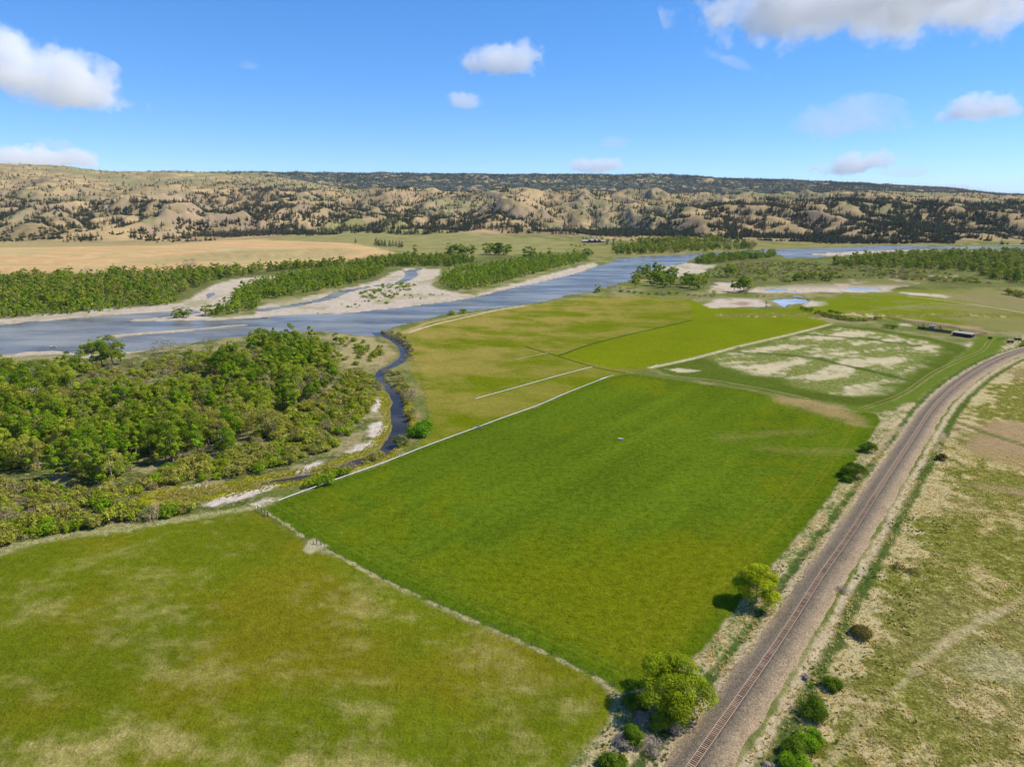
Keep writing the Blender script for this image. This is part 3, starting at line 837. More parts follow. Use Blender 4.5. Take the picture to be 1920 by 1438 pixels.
    for p in ([(1790, 790), (1850, 812), (1930, 838), (2050, 870)], ):
        d, _ = pdist(W(p), X, Yy, 40)
        paint(ss(1.4, 0.6, np.abs(np.abs(d) - 1.2) + 0.4 * nD) * 0.8, col(0.12, 0.13, 0.03), (0.3, 0.2, 0.1))
    # bands by distance from the track
    lft = -rd
    strip = ss(27, 19, lft + 3.5 * nB) * (lft > 0) * ss(6, 8, lft)
    # left verge only where no field has been laid
    fm = np.maximum(sdf(field_main, X, Yy, 60), sdf(field_near, X, Yy, 60))
    fm = np.maximum(fm, sdf(field_pale, X, Yy, 60))
    free = ss(0.6, -0.8, fm + 0.6 * nD)
    t = ss(-0.2, 0.25, e2 + 0.4 * nB + 0.1)[..., None]
    gc = col(0.10, 0.135, 0.025) * (1 - t) + col(0.42, 0.34, 0.185) * t
    vd = (lft > 0) & (lft < 34)
    paint(vd * free * ss(34, 26, lft + 3 * nB), gc, (0.6, 0.6, 0.3))
    # green tracks between verge and pale field
    farm_tr = W([(1620, 765), (1690, 740), (1750, 700), (1800, 675), (1840, 658), (1855, 640), (1862, 632)])
    d, _ = pdist(farm_tr, X, Yy, 50)
    paint(ss(13, 8, d + 2 * nB) * free, col(0.115, 0.155, 0.018), (0.4, 0.1, 0.2))
    pass
    for off, c_, w_ in ((-8.3, (0.058, 0.095, 0.018), 1.7), (-5.9, (0.46, 0.35, 0.21), 1.3), (8.3, (0.46, 0.36, 0.22), 1.6), (11.6, (0.070, 0.105, 0.018), 1.9)):
        paint(ss(1.0, 0.35, np.abs(rd - off + 0.9 * nD + 0.5 * nB) / w_) * 0.9, np.array(c_, f32), (0.6, 0.35 if c_[0] > .2 else 0.1, 0.15))
    # dirt access on the left by the crossing and pads on the right
    d, _ = pdist(W([(1720, 795), (1690, 800), (1668, 812), (1655, 835), (1640, 850)]), X, Yy, 40)
    paint(ss(2.2, 1.0, d + 0.8 * nD) * 0.7, col(0.38, 0.29, 0.17), (0.4, 0.2, 0.1))
    for p in ([(1766, 812), (1772, 810), (1774, 822), (1768, 828), (1763, 822)], [(1750, 845), (1758, 832), (1765, 836), (1760, 846)], [(1660, 984), (1668, 975), (1673, 980), (1664, 990)]):
        q = sdf(W(p), X, Yy, 20)
        paint(ss(-0.8, 0.6, q) * 0.8, col(0.38, 0.29, 0.18), (0.3, 0, 0))
    # gravel bars, bed and wet margin
    g = ss(-3, 4, grav) * ss(1.0, -1.0, wet)
    tt = ss(0.12, 0.42, 0.8 * nA + 0.6 * nB + 0.3 * nC)[..., None]
    gc = col(0.47, 0.385, 0.285) * (1 + 0.16 * nB[..., None] + 0.10 * nD[..., None])
    gc = gc * (1 - 0.6 * tt) + col(0.25, 0.23, 0.09) * 0.6 * tt
    mf = (ss(1395, 1420, px) * ss(1850, 1800, px) * ss(900, 1000, Yy) * ss(1300, 1180, Yy))[..., None]
    mt = ss(0.02, 0.38, fbm(X * 0.5, Yy, 28, 5, 181))[..., None]
    gc = gc * (1 - mf) + mf * (col(0.42, 0.30, 0.22) * mt + col(0.17, 0.165, 0.05) * (1 - mt) * 1.0)
    paint(g, gc, (0.35, 0.1, 0.0))
    q = sdf(W([(1370, 568), (1395, 564), (1410, 568), (1392, 572)]), X, Yy, 30)
    paint(ss(-3, 4, q + 3 * nB) * 0.8, col(0.30, 0.17, 0.11), None)
    paint(ss(-1.5, 1.0, wet) * ss(3000, 2500, Yy), col(0.15, 0.125, 0.085), (0.6, 0.2, 0))
    paint(ss(-5, 5, sdf(cobble_poly, X, Yy, 40)) * ss(-0.1, 0.25, nD + 0.4 * nB), col(0.34, 0.27, 0.2), (1.0, 0.4, 0))
    rimd = ss(-2.6, -1.0, wet) * ss(0.4, -0.8, wet) * (1 - g) * (Yy < 2400)
    paint(rimd * 0.7, col(0.11, 0.085, 0.05), None)
    C[:] = np.clip(C, 0.004, 0.8)

    # split into the pieces of the setting
    ny, nx = shp
    idx = np.arange(ny * nx).reshape(shp)
    wrap = np.concatenate([idx, idx[:, :1]], 1)
    F = np.stack([idx[:-1, :-1], idx[:-1, 1:], idx[1:, 1:], idx[1:, :-1]], -1)
    fc = (slice(0, -1), slice(0, -1))
    reg = np.zeros((ny - 1, nx - 1), np.int32)
    reg[(hill[fc] > 0.5) & (Yy[fc] > 1500)] = 1
    reg[(Yy[fc] > 7000) & (reg == 1)] = 2
    reg[sdf(bench_poly, X, Yy, 90)[fc] > 3] = 3
    reg[sdf(grove_poly, X, Yy, 30)[fc] > 0] = 4
    reg[(grav[fc] > 0) & (Yy[fc] < 2300)] = 5
    reg[sdf(field_mid, X, Yy, 30)[fc] > 0] = 6
    reg[sdf(field_upper, X, Yy, 30)[fc] > 0] = 7
    reg[sdf(field_pale, X, Yy, 30)[fc] > 0] = 8
    reg[sdf(field_near, X, Yy, 30)[fc] > 0] = 9
    reg[sdf(field_main, X, Yy, 30)[fc] > 0] = 10
    reg[((rightside[fc] > 0.5) & (Yy[fc] < 800))] = 11
    reg[(wet[fc] > 1.0) & (Yy[fc] < 2300)] = 12
    names = ["valley_floor", "hills", "far_ridge", "bench_land", "grove_floor", "gravel_bar", "middle_pasture", "upper_meadow", "pale_field", "near_pasture", "hay_field", "trackside_rangeland", "river_bed"]
    V = np.stack([X, Yy, Z], -1).reshape(-1, 3)
    Cf = C.reshape(-1, 3); Df = D.reshape(-1, 3)
    Ff = F.reshape(-1, 4); rf = reg.ravel()
    for i, nm in enumerate(names):
        fs = Ff[rf == i]
        if not len(fs):
            continue
        u, inv = np.unique(fs, return_inverse=True)
        me = mesh_np(nm, V[u], inv.reshape(fs.shape)[:, ::-1], [GROUND], smooth=True, attr={"gcol": Cf[u], "gdet": Df[u]})
        link(nm, me, kind="structure")


build_ground()


def track(name, pts_px, width, c, det=(0.4, 0.3, 0.1), offset=0.0, lift=0.05, seed=1, step=2.5):
    """a worn strip laid as its own sheet just above the ground"""
    q = spline(W(pts_px), step); tg = np.gradient(q, axis=0); tg /= np.hypot(tg[:, 0], tg[:, 1])[:, None]
    nr = np.stack([tg[:, 1], -tg[:, 0]], 1); n = len(q)
    s_ = np.arange(n) * step
    cols = []
    for j, t in enumerate((-1, -0.5, 0, 0.5, 1)):
        wv = width * 0.5 * t * (1 + 0.35 * fbm(s_, s_ * 0 + 40 * (t > 0), 7, 3, seed)) + offset + 0.25 * fbm(s_, s_ * 0, 25, 2, seed + 5)
        p = q + nr * wv[:, None]
        cols.append(np.column_stack([p, ground_z(p[:, 0], p[:, 1]) + lift]))
    V = np.stack(cols, 1).reshape(-1, 3); idx = np.arange(n * 5).reshape(n, 5)
    F = np.stack([idx[:-1, :-1], idx[:-1, 1:], idx[1:, 1:], idx[1:, :-1]], -1).reshape(-1, 4)
    cv = np.asarray(c, f32) * (1 + 0.25 * fbm(V[:, 0], V[:, 1], 9, 3, seed + 9)[:, None])
    me = mesh_np(name, V, F, [GROUND], smooth=True, attr={"gcol": cv, "gdet": np.tile(np.asarray(det, f32), (len(V), 1))})
    return link(name, me, kind="structure")


track("dry_grass_strip", [(1218, 690), (1300, 672), (1385, 650), (1480, 628), (1558, 608)], 4.2, (0.42, 0.36, 0.19), (0.6, 0.5, 0.35), seed=3)
track("bank_track", [(765, 624), (810, 610), (870, 596), (930, 582), (985, 573)], 3.6, (0.48, 0.385, 0.22), (0.3, 0.3, 0.1), seed=4)
track("field_divider", [(1045, 668), (1130, 640), (1300, 600)], 2.6, (0.060, 0.095, 0.010), (0.4, 0.1, 0), seed=6)
track("field_divider", [(985, 650), (1045, 668), (1120, 690), (1180, 700)], 2.6, (0.080, 0.11, 0.008), (0.4, 0.1, 0), seed=8)
for _o in (-1.5, 1.5):
    track("wheel_rut", [(1612, 768), (1690, 740), (1750, 700), (1800, 675), (1840, 658), (1855, 640), (1862, 632)], 0.7, (0.22, 0.205, 0.06), (0.3, 0.2, 0.1), offset=_o, seed=9)
track("meadow_path", [(1700, 556), (1790, 566), (1880, 580), (1990, 600)], 3.5, (0.40, 0.33, 0.17), (0.3, 0.3, 0.1), seed=10)
track("salty_path", [(1240, 702), (1330, 712), (1420, 727), (1520, 748)], 1.6, (0.24, 0.23, 0.08), (0.4, 0.3, 0.3), seed=12)


# ------------------------------------------------------------------ water sheets
def sheet(name, poly, z, mat):
    me = bpy.data.meshes.new(name)
    me.from_pydata([(x, y, z) for x, y in poly], [], [tuple(range(len(poly)))])
    me.materials.append(mat); me.update()
    o = link(name, me, kind="structure")
    return o


def ribbon(name, line, wid, z, mat):
    v = []; f = []
    n = len(line)
    for i in range(n):
        d = line[min(i + 1, n - 1), :2] - line[max(i - 1, 0), :2]; d = d / np.hypot(*d)
        nrm = np.array([d[1], -d[0]]); w = wid[i] if hasattr(wid, '__len__') else wid
        for s in (-1, 1):
            v.append((line[i, 0] + nrm[0] * s * w, line[i, 1] + nrm[1] * s * w, z))
        if i:
            a = 2 * i - 2
            f.append((a, a + 1, a + 3, a + 2))
    me = mesh_np(name, v, f, [mat])
    return link(name, me, kind="structure")


def grow(poly, d):
    c = poly.mean(0)
    out = []
    n = len(poly)
    area = 0.5 * np.sum(poly[:, 0] * np.roll(poly[:, 1], -1) - np.roll(poly[:, 0], -1) * poly[:, 1])
    for i in range(n):
        e1 = poly[i] - poly[i - 1]; e2 = poly[(i + 1) % n] - poly[i]
        t = e1 / (np.hypot(*e1) + 1e-9) + e2 / (np.hypot(*e2) + 1e-9)
        t = t / (np.hypot(*t) + 1e-9)
        nr = np.array([t[1], -t[0]]) * (1 if area > 0 else -1)
        out.append(poly[i] + nr * d)
    return np.array(out)


sheet("river_water", np.array([at(-900, 760), at(-300, 715), at(0, 690), at(240, 685), at(480, 650), at(640, 640), at(735, 640), at(790, 608), at(960, 590), at(1180, 552), at(1290, 510), at(1345, 488),
                               at(1480, 490), at(1600, 484), at(1920, 471), at(3000, 469), at(3000, 457), at(1920, 457), at(1500, 458), at(1200, 470), at(1080, 486), at(880, 540), at(800, 495),
                               at(720, 515), at(640, 530), at(480, 545), at(400, 540), at(370, 550), at(200, 575), at(0, 588), at(-900, 620)]), WATER_Z, RIVER_M)
ribbon("creek_water", creek[9:], creek[9:, 2] * 0.5 + 4, WATER_Z + 0.004, CREEK_M)
sheet("pond_water", np.array([at(1395, 550), at(1395, 536), at(1560, 533), at(1680, 533), at(1680, 549), at(1560, 550), at(1530, 580), at(1460, 582), at(1425, 570)]), WATER_Z + 0.004, POND_M)
sheet("puddle_water", np.array([at(1322, 582), at(1322, 569), at(1346, 569), at(1346, 582)]), WATER_Z, POND_M)


# ------------------------------------------------------------------ railway
def ballast_material():
    m, nt, out = new_mat("ballast_stone"); L = nt.links
    P = N(nt, "ShaderNodeNewGeometry").outputs["Position"]
    a = N(nt, "ShaderNodeAttribute", attribute_name="v")
    n1 = noise_node(nt, P, 4.0, 4, 0.75); n2 = noise_node(nt, P, 1.1, 4, 0.65); n3 = noise_node(nt, P, 0.12, 3, 0.6)
    vo = N(nt, "ShaderNodeTexVoronoi"); vo.inputs["Scale"].default_value = 3.2; L.new(P, vo.inputs["Vector"])
    c = mix(nt, mth(nt, 'MULTIPLY', mth(nt, 'ADD', a.outputs["Fac"], mth(nt, 'MULTIPLY', mth(nt, 'SUBTRACT', n2, 0.5), 1.2)), 1.0, clamp=True), (0.135, 0.108, 0.074), (0.315, 0.228, 0.135))
    k_ = mth(nt, 'ADD', mth(nt, 'MULTIPLY', mth(nt, 'SUBTRACT', n1, 0.5), 3.4), 1.0)
    k_ = mth(nt, 'ADD', k_, mth(nt, 'MULTIPLY', mth(nt, 'SUBTRACT', vo.outputs["Color"], 0.5), 0.7))
    k_ = mth(nt, 'ADD', k_, mth(nt, 'MULTIPLY', mth(nt, 'SUBTRACT', n3, 0.5), 0.5))
    k_ = mth(nt, 'MAXIMUM', k_, 0.25)
    s_ = N(nt, "ShaderNodeVectorMath", operation='SCALE'); L.new(c, s_.inputs[0]); L.new(k_, s_.inputs["Scale"])
    bs = N(nt, "ShaderNodeBsdfPrincipled"); bs.inputs["Roughness"].default_value = 0.95; bs.inputs["Specular IOR Level"].default_value = 0.1
    L.new(s_.outputs[0], bs.inputs["Base Color"])
    b = N(nt, "ShaderNodeBump"); b.inputs["Strength"].default_value = 0.9; b.inputs["Distance"].default_value = 0.15
    L.new(n1, b.inputs["Height"]); L.new(b.outputs[0], bs.inputs["Normal"])
    L.new(bs.outputs[0], out.inputs[0])
    return m


BALLAST = ballast_material()
TIE = plain("weathered_sleeper_wood", (0.31, 0.205, 0.125), 0.9, 0, 0.35, 2.5, rand=0.7)
RUST = plain("rusty_rail_steel", (0.40, 0.29, 0.21), 0.5, 0.2, 0.2, 2.0)
_tan = np.gradient(rail_line, axis=0); _tan /= np.hypot(_tan[:, 0], _tan[:, 1])[:, None]
_nrm = np.stack([_tan[:, 1], -_tan[:, 0]], 1)      # to the right of travel


def build_railway():
    prof = [(-6.3, -0.55, 1.0), (-5.0, -0.08, 1.0), (-4.2, 0.10, 0.7), (-3.1, 0.42, 0.35), (-2.1, 0.80, 0.1), (-1.5, 0.87, 0.0), (-0.86, 0.86, 0.0), (-0.78, 0.70, 0.0), (0, 0.67, 0.0), (0.78, 0.70, 0.0), (0.86, 0.86, 0.0), (1.5, 0.87, 0.0),
            (2.1, 0.80, 0.1), (3.1, 0.40, 0.4), (4.2, 0.22, 0.8), (5.2, 0.12, 0.9), (6.1, -0.05, 1.0), (7.2, -0.55, 1.0)]
    n = len(rail_line); m = len(prof)
    V = np.zeros((n, m, 3)); A = np.zeros((n, m))
    for j, (o, z, a) in enumerate(prof):
        w = fbm(rail_line[:, 0], rail_line[:, 1] + j * 50, 9, 3, 200 + (j > m // 2)) * (0.8 if abs(o) > 4 else (0.15 if abs(o) > 2 else 0.0))
        V[:, j, :2] = rail_line[:, :2] + _nrm * (o + w[:, None]); V[:, j, 2] = z + (0.04 * perlin(rail_line[:, 0], rail_line[:, 1] + o * 9, 5) if abs(o) > 1 else 0)
        A[:, j] = a
    idx = np.arange(n * m).reshape(n, m)
    F = np.stack([idx[:-1, :-1], idx[:-1, 1:], idx[1:, 1:], idx[1:, :-1]], -1).reshape(-1, 4)
    me = mesh_np("railway_embankment", V.reshape(-1, 3), F, [BALLAST], smooth=True, attr={"v": A.ravel()})
    link("railway_embankment", me, kind="structure")
    root = thing("railway_track", (0, 0, 0), "single railway track on brown wooden sleepers curving away over grey ballast", "railway track")
    # sleepers
    fine = spline(rail_line, 0.56)
    tg = np.gradient(fine, axis=0)
    b = MB(); b.box((0, 0, 0), (2.6, 0.24, 0.2)); tie_me = b.mesh("sleeper", TIE)
    vis = []
    for i in range(len(fine)):
        x, y = fine[i]
        dep = y * math.cos(PITCH) + H0 * math.sin(PITCH)
        if y > 60 and dep > 0:
            v = 719 + 1280 * ((H0 * math.cos(PITCH) - y * math.sin(PITCH)) / dep)
            if v < 1455 and x * 1280 / dep < 1010:
                vis.append(i)
    rs = random.Random(3)
    near = set(vis[:300])
    rest = MB()
    for i in range(len(fine)):
        a = math.atan2(tg[i, 1], tg[i, 0]) - math.pi / 2 + rs.uniform(-0.02, 0.02)
        z = 0.71 + rs.uniform(-0.012, 0.012)
        if i in near:
            link("sleeper", tie_me, (fine[i, 0], fine[i, 1], z), a, (1, rs.uniform(0.85, 1.15), 1), root)
        else:
            rest.box((fine[i, 0], fine[i, 1], z), (2.6, 0.24, 0.2), a)
    o = rest.build("sleeper_row", TIE, root); o["kind"] = "stuff"
    for s in (-1, 1):
        r = MB(); q = rail_line + _nrm * (s * 0.7525)
        nn = len(q); vv = []; ff = []
        cs = [(-0.07, 0.81), (0.07, 0.81), (0.07, 0.84), (0.02, 0.87), (0.02, 0.94), (0.04, 0.95), (0.04, 0.99), (-0.04, 0.99), (-0.04, 0.95), (-0.02, 0.94), (-0.02, 0.87), (-0.07, 0.84)]
        for i in range(nn):
            for o_, z in cs:
                vv.append((q[i, 0] + _nrm[i, 0] * o_, q[i, 1] + _nrm[i, 1] * o_, z))
        c = len(cs)
        for i in range(nn - 1):
            for j in range(c):
                ff.append((i * c + j, i * c + (j + 1) % c, (i + 1) * c + (j + 1) % c, (i + 1) * c + j))
        link("rail", mesh_np("rail", vv, ff, [RUST]), parent=root)


build_railway()


# ------------------------------------------------------------------ plants: prototypes
def leaf_cloud(rs, centers, radii, per, size, flat=0.8, up=0.35, thin=1.0):
    """small leaf-cluster quads spread on lumpy clumps; returns verts, faces, v"""
    V = []; A = []
    for c, r, n in zip(centers, radii, per):
        d = rs.normal(size=(n, 3)); d /= np.linalg.norm(d, axis=1)[:, None]
        d[:, 2] = np.where(d[:, 2] < -0.35, -d[:, 2], d[:, 2])
        rad = r * rs.uniform(0.55, 1.08, n) ** 0.6
        p = c + d * rad[:, None] * np.array([1, 1, flat])
        nn = d + rs.normal(size=(n, 3)) * 0.45 + np.array([0, 0, up]); nn /= np.linalg.norm(nn, axis=1)[:, None]
        t = rs.normal(size=(n, 3)); t -= (t * nn).sum(1)[:, None] * nn; t /= np.linalg.norm(t, axis=1)[:, None]
        b = np.cross(nn, t)
        s = size * rs.uniform(0.6, 1.25, n)[:, None]
        q = np.stack([p - t * s - b * s * thin * 0.6, p + t * s * 0.8 - b * s * thin, p + t * s + b * s * thin * 0.7, p - t * s * 0.7 + b * s * thin], 1)
        V.append(q.reshape(-1, 3)); base = rs.uniform(0.25, 0.75)
        A.append(np.repeat(np.clip(base + rs.normal(size=n) * 0.16, 0, 1), 4))
    V = np.vstack(V); A = np.concatenate(A)
    return V, np.arange(len(V)).reshape(-1, 4), A


def trunk_mb(rs, h, r, limbs, crown_c, spread):
    b = MB()
    lean = Vector((rs.uniform(-.05, .05) * h, rs.uniform(-.05, .05) * h, 0))
    top = Vector((0, 0, h * 0.8)) + lean
    b.tube([(0, 0, -0.4), Vector((0, 0, h * .12)) + lean * .1, Vector((0, 0, h * .4)) + lean * .5, top], [r * 1.25, r, r * .7, r * .25], 6)
    for i in range(limbs):
        t = rs.uniform(0.22, 0.55); s = Vector((0, 0, h * t)) + lean * t
        a = rs.uniform(0, 2 * math.pi); L_ = spread * rs.uniform(0.5, 0.95)
        e = s + Vector((math.cos(a) * L_, math.sin(a) * L_, h * rs.uniform(0.15, 0.35)))
        m = (s + e) / 2 + Vector((0, 0, -0.03 * h))
        b.tube([s, m, e], [r * .5, r * .32, r * .1], 5)
    return b


PROTO = {}


def proto(kind, variants):
    PROTO[kind] = variants


def tree_variant(seed, h, w, nclump, per, size, leaf, base=0.25, form='round', flat=0.8, thin=1.0, limbs=5, bark=BARK, up=0.35):
    rs = np.random.RandomState(seed)
    C_ = []; R_ = []; P_ = []
    if form == 'lobes':
        nl = 8
        for j in range(nl):
            a0 = j * 2.4 + rs.uniform(-.4, .4); q0 = w * (0.10 + 0.24 * (j / (nl - 1))); z0 = h * (0.80 - 0.38 * (j / (nl - 1))) + rs.uniform(-.06, .06) * h
            lr = w * rs.uniform(0.13, 0.20)
            if j % 2:
                C_.append(np.array([math.cos(a0) * q0 * 1.1, math.sin(a0) * q0 * 1.1, h * 0.16])); R_.append(w * 0.13); P_.append(int(per * 1.2))
                C_.append(np.array([math.cos(a0) * q0 * .7, math.sin(a0) * q0 * .7, h * 0.38])); R_.append(w * 0.13); P_.append(int(per * 1.2))
            for i in range(max(3, nclump // nl)):
                d_ = rs.normal(size=3); d_ /= np.linalg.norm(d_); d_[2] = abs(d_[2]) * 0.8 - 0.15
                r = w * rs.uniform(0.075, 0.125)
                C_.append(np.array([math.cos(a0) * q0, math.sin(a0) * q0, z0]) + d_ * lr); R_.append(r); P_.append(max(6, int(per * (r / (w * 0.1)) ** 2)))
        nclump = 0
    for i in range(nclump):
        t = (i + 0.5) / nclump
        zz = base + (1 - base) * rs.uniform(0.02, 0.98)
        k_ = (zz - base) / (1 - base)
        if form == 'round':
            rr = math.sqrt(max(0.05, 1 - (2 * k_ - 0.95) ** 2 * 0.9))
        elif form == 'tall':
            rr = 0.55 * math.sqrt(max(0.08, 1 - (2 * k_ - 0.8) ** 2 * 0.85)) * 1.5
        elif form == 'dome':
            rr = math.sqrt(max(0.04, 1 - k_ ** 2 * 0.93))
        elif form == 'cone':
            rr = max(0.08, (1 - k_) ** 0.75) * 1.0
        a = rs.uniform(0, 2 * math.pi)
        q = rr * w * 0.5 * math.sqrt(rs.uniform(0.15, 0.80))
        r = w * rs.uniform(0.14, 0.26) * (0.6 + 0.4 * rr)
        C_.append(np.array([math.cos(a) * q, math.sin(a) * q, zz * h - r * 0.5])); R_.append(r); P_.append(max(4, int(per * (r / (w * 0.2)) ** 2)))
    V, F, A = leaf_cloud(rs, C_, R_, P_, size, flat, up, thin)
    crown = mesh_np("crown", V, F, [leaf], attr={"v": A})
    tb = trunk_mb(random.Random(seed), h, max(0.05, h * 0.018), limbs, None, w * 0.42)
    trunk = tb.mesh("trunk", bark)
    # joined version for far copies
    tv = np.array(tb.v, dtype=f32); tf = [f for f in tb.f if len(f) == 4]
    JV = np.vstack([V, tv]); JF = np.vstack([F, np.array(tf) + len(V)])
    JA = np.concatenate([A, np.full(len(tv), 0.5)])
    join = mesh_np("tree", JV, JF, [leaf, bark], mat_idx=np.concatenate([np.zeros(len(F)), np.ones(len(tf))]), attr={"v": JA})
    return dict(crown=crown, trunk=trunk, join=join, h=h, w=w)


def shrub_variant(seed, h, w, nclump, per, size, leaf, thin=0.7, flat=0.85, stems=7):
    rs = np.random.RandomState(seed)
    C_ = []; R_ = []; P_ = []
    for i in range(nclump):
        a = rs.uniform(0, 2 * math.pi); q = w * 0.5 * math.sqrt(rs.uniform(0, 0.7))
        k_ = math.sqrt(max(0, 1 - (q / (w * .5)) ** 2))
        r = w * rs.uniform(0.16, 0.27)
        z = h * rs.uniform(0.25, 0.85) * k_ * 0.9
        C_.append(np.array([math.cos(a) * q, math.sin(a) * q, max(z, r * 0.4)])); R_.append(r); P_.append(per)
    V, F, A = leaf_cloud(rs, C_, R_, P_, size, flat, 0.3, thin)
    b = MB(); r2 = random.Random(seed)
    for i in range(stems):
        a = r2.uniform(0, 6.28); L_ = w * 0.3
        b.tube([(0, 0, -0.2), (math.cos(a) * L_ * .4, math.sin(a) * L_ * .4, h * .35), (math.cos(a) * L_, math.sin(a) * L_, h * .7)], [h * .018, h * .014, h * .006], 4, False)
    foliage = mesh_np("foliage", V, F, [leaf], attr={"v": A}); stem = b.mesh("stem", BARK)
    tv = np.array(b.v, dtype=f32)
    join = mesh_np("shrub", np.vstack([V, tv]), np.vstack([F, np.array(b.f) + len(V)]), [leaf, BARK],
                   mat_idx=np.concatenate([np.zeros(len(F)), np.ones(len(b.f))]), attr={"v": np.concatenate([A, np.full(len(tv), .5)])})
    return dict(crown=foliage, trunk=stem, join=join, h=h, w=w)


def pine_variant(seed, h, w, leaf, tiers=9, per=10, sparse=1.0):
    rs = np.random.RandomState(seed)
    V = []; A = []
    for i in range(tiers):
        k_ = i / (tiers - 1); z = h * (0.14 + 0.84 * k_)
        r = w * 0.5 * (1 - k_) ** 0.65 * rs.uniform(0.75, 1.15) + 0.15
        n = max(3, int(per * (1 - 0.6 * k_) * sparse))
        for j in range(n):
            a = rs.uniform(0, 6.283); d = np.array([math.cos(a), math.sin(a), 0]); t = np.array([-d[1], d[0], 0])
            tip = d * r * rs.uniform(0.8, 1.15) + np.array([0, 0, z - 0.06 * h * rs.uniform(0.2, 1.2)])
            root = d * r * 0.1 + np.array([0, 0, z + 0.04 * h]); wd = r * rs.uniform(0.4, 0.65) + 0.25
            mid = (tip + root) / 2 + np.array([0, 0, 0.02 * h])
            V += [root, mid - t * wd, tip, mid + t * wd]; A += [rs.uniform(0.2, 0.8)] * 4
    V = np.array(V); F = np.arange(len(V)).reshape(-1, 4)
    b = MB(); b.tube([(0, 0, -1), (0, 0, h * 0.5), (0, 0, h * 0.98)], [h * .018, h * .012, h * .003], 4, False)
    tv = np.array(b.v, dtype=f32)
    join = mesh_np("pine", np.vstack([V, tv]), np.vstack([F, np.array(b.f) + len(V)]), [leaf, BARK],
                   mat_idx=np.concatenate([np.zeros(len(F)), np.ones(len(b.f))]), attr={"v": np.concatenate([A, np.full(len(tv), .5)])})
    return dict(crown=None, trunk=None, join=join, h=h, w=w)


proto('cottonwood', [tree_variant(100 + i, 18, 8.8 + (i % 4) * 1.4, 26, 185, 0.215, COTTON, 0.20 + 0.04 * (i % 3), 'round') for i in range(6)])
proto('young', [tree_variant(200 + i, 12, 4.4 + (i % 3) * .7, 16, 95, 0.20, YOUNG, 0.20, 'tall', limbs=3) for i in range(4)])
proto('olive', [tree_variant(300 + i, 11, 7.5, 20, 105, 0.19, OLIVE, 0.15, 'round', thin=0.6, bark=PALEBARK) for i in range(4)])
proto('farolive', [tree_variant(480 + i, 13, 8, 12, 40, 0.38, OLIVE, 0.12, 'round', limbs=3, bark=PALEBARK) for i in range(3)])
proto('bare', [tree_variant(350 + i, 12, 7, 16, 22, 0.30, TWIG, 0.25, 'round', thin=0.35, limbs=9, bark=PALEBARK) for i in range(3)])
proto('farcot', [tree_variant(400 + i, 15, 9 + (i % 3), 15, 60, 0.44, COTTON, 0.14, 'round', limbs=2) for i in range(6)])
proto('faryoung', [tree_variant(450 + i, 11, 6, 10, 44, 0.38, YOUNG, 0.08, 'round', limbs=1) for i in range(4)])
proto('shrub', [shrub_variant(500 + i, 3.2, 5.0, 12, 60, 0.20, SHRUBG) for i in range(4)])
proto('oliveshrub', [shrub_variant(520 + i, 3.2, 5.0, 12, 55, 0.20, OLIVE) for i in range(4)])
proto('twigshrub', [shrub_variant(540 + i, 2.6, 5.2, 12, 50, 0.18, TWIG, thin=0.35) for i in range(4)])
proto('pine', [pine_variant(600 + i, 16, 8.5 + (i % 3), PINE) for i in range(5)])
proto('burnt', [pine_variant(650 + i, 14, 4.5, JUNI, 7, 7) for i in range(3)])
proto('juniper', [shrub_variant(670 + i, 4.5, 5.5, 7, 12, 0.75, PINE, thin=1.0, stems=2) for i in range(3)])


def inside(poly, x, y):
    return sdf(poly, np.asarray(x, float), np.asarray(y, float), 5.0) > 0


def scatter(poly, spacing, seed, dens=1.0, noise=None):
    """jittered grid points inside a world polygon"""
    rs = np.random.RandomState(seed)
    x0, y0 = poly.min(0); x1, y1 = poly.max(0)
    gx, gy = np.meshgrid(np.arange(x0, x1, spacing), np.arange(y0, y1, spacing))
    gx = gx.ravel() + rs.uniform(-.85, .85, gx.size) * spacing; gy = gy.ravel() + rs.uniform(-.85, .85, gy.size) * spacing
    m = inside(poly, gx, gy) & (rs.uniform(size=gx.size) < dens)
    gx, gy = gx[m], gy[m]
    if noise is not None:
        sc__, thr, sd = noise
        k_ = fbm(gx, gy, sc__, 3, sd) > thr
        gx, gy = gx[k_], gy[k_]
    w = wet_sd(gx, gy); g = w < -2.5
    gx, gy = gx[g], gy[g]
    return gx, gy


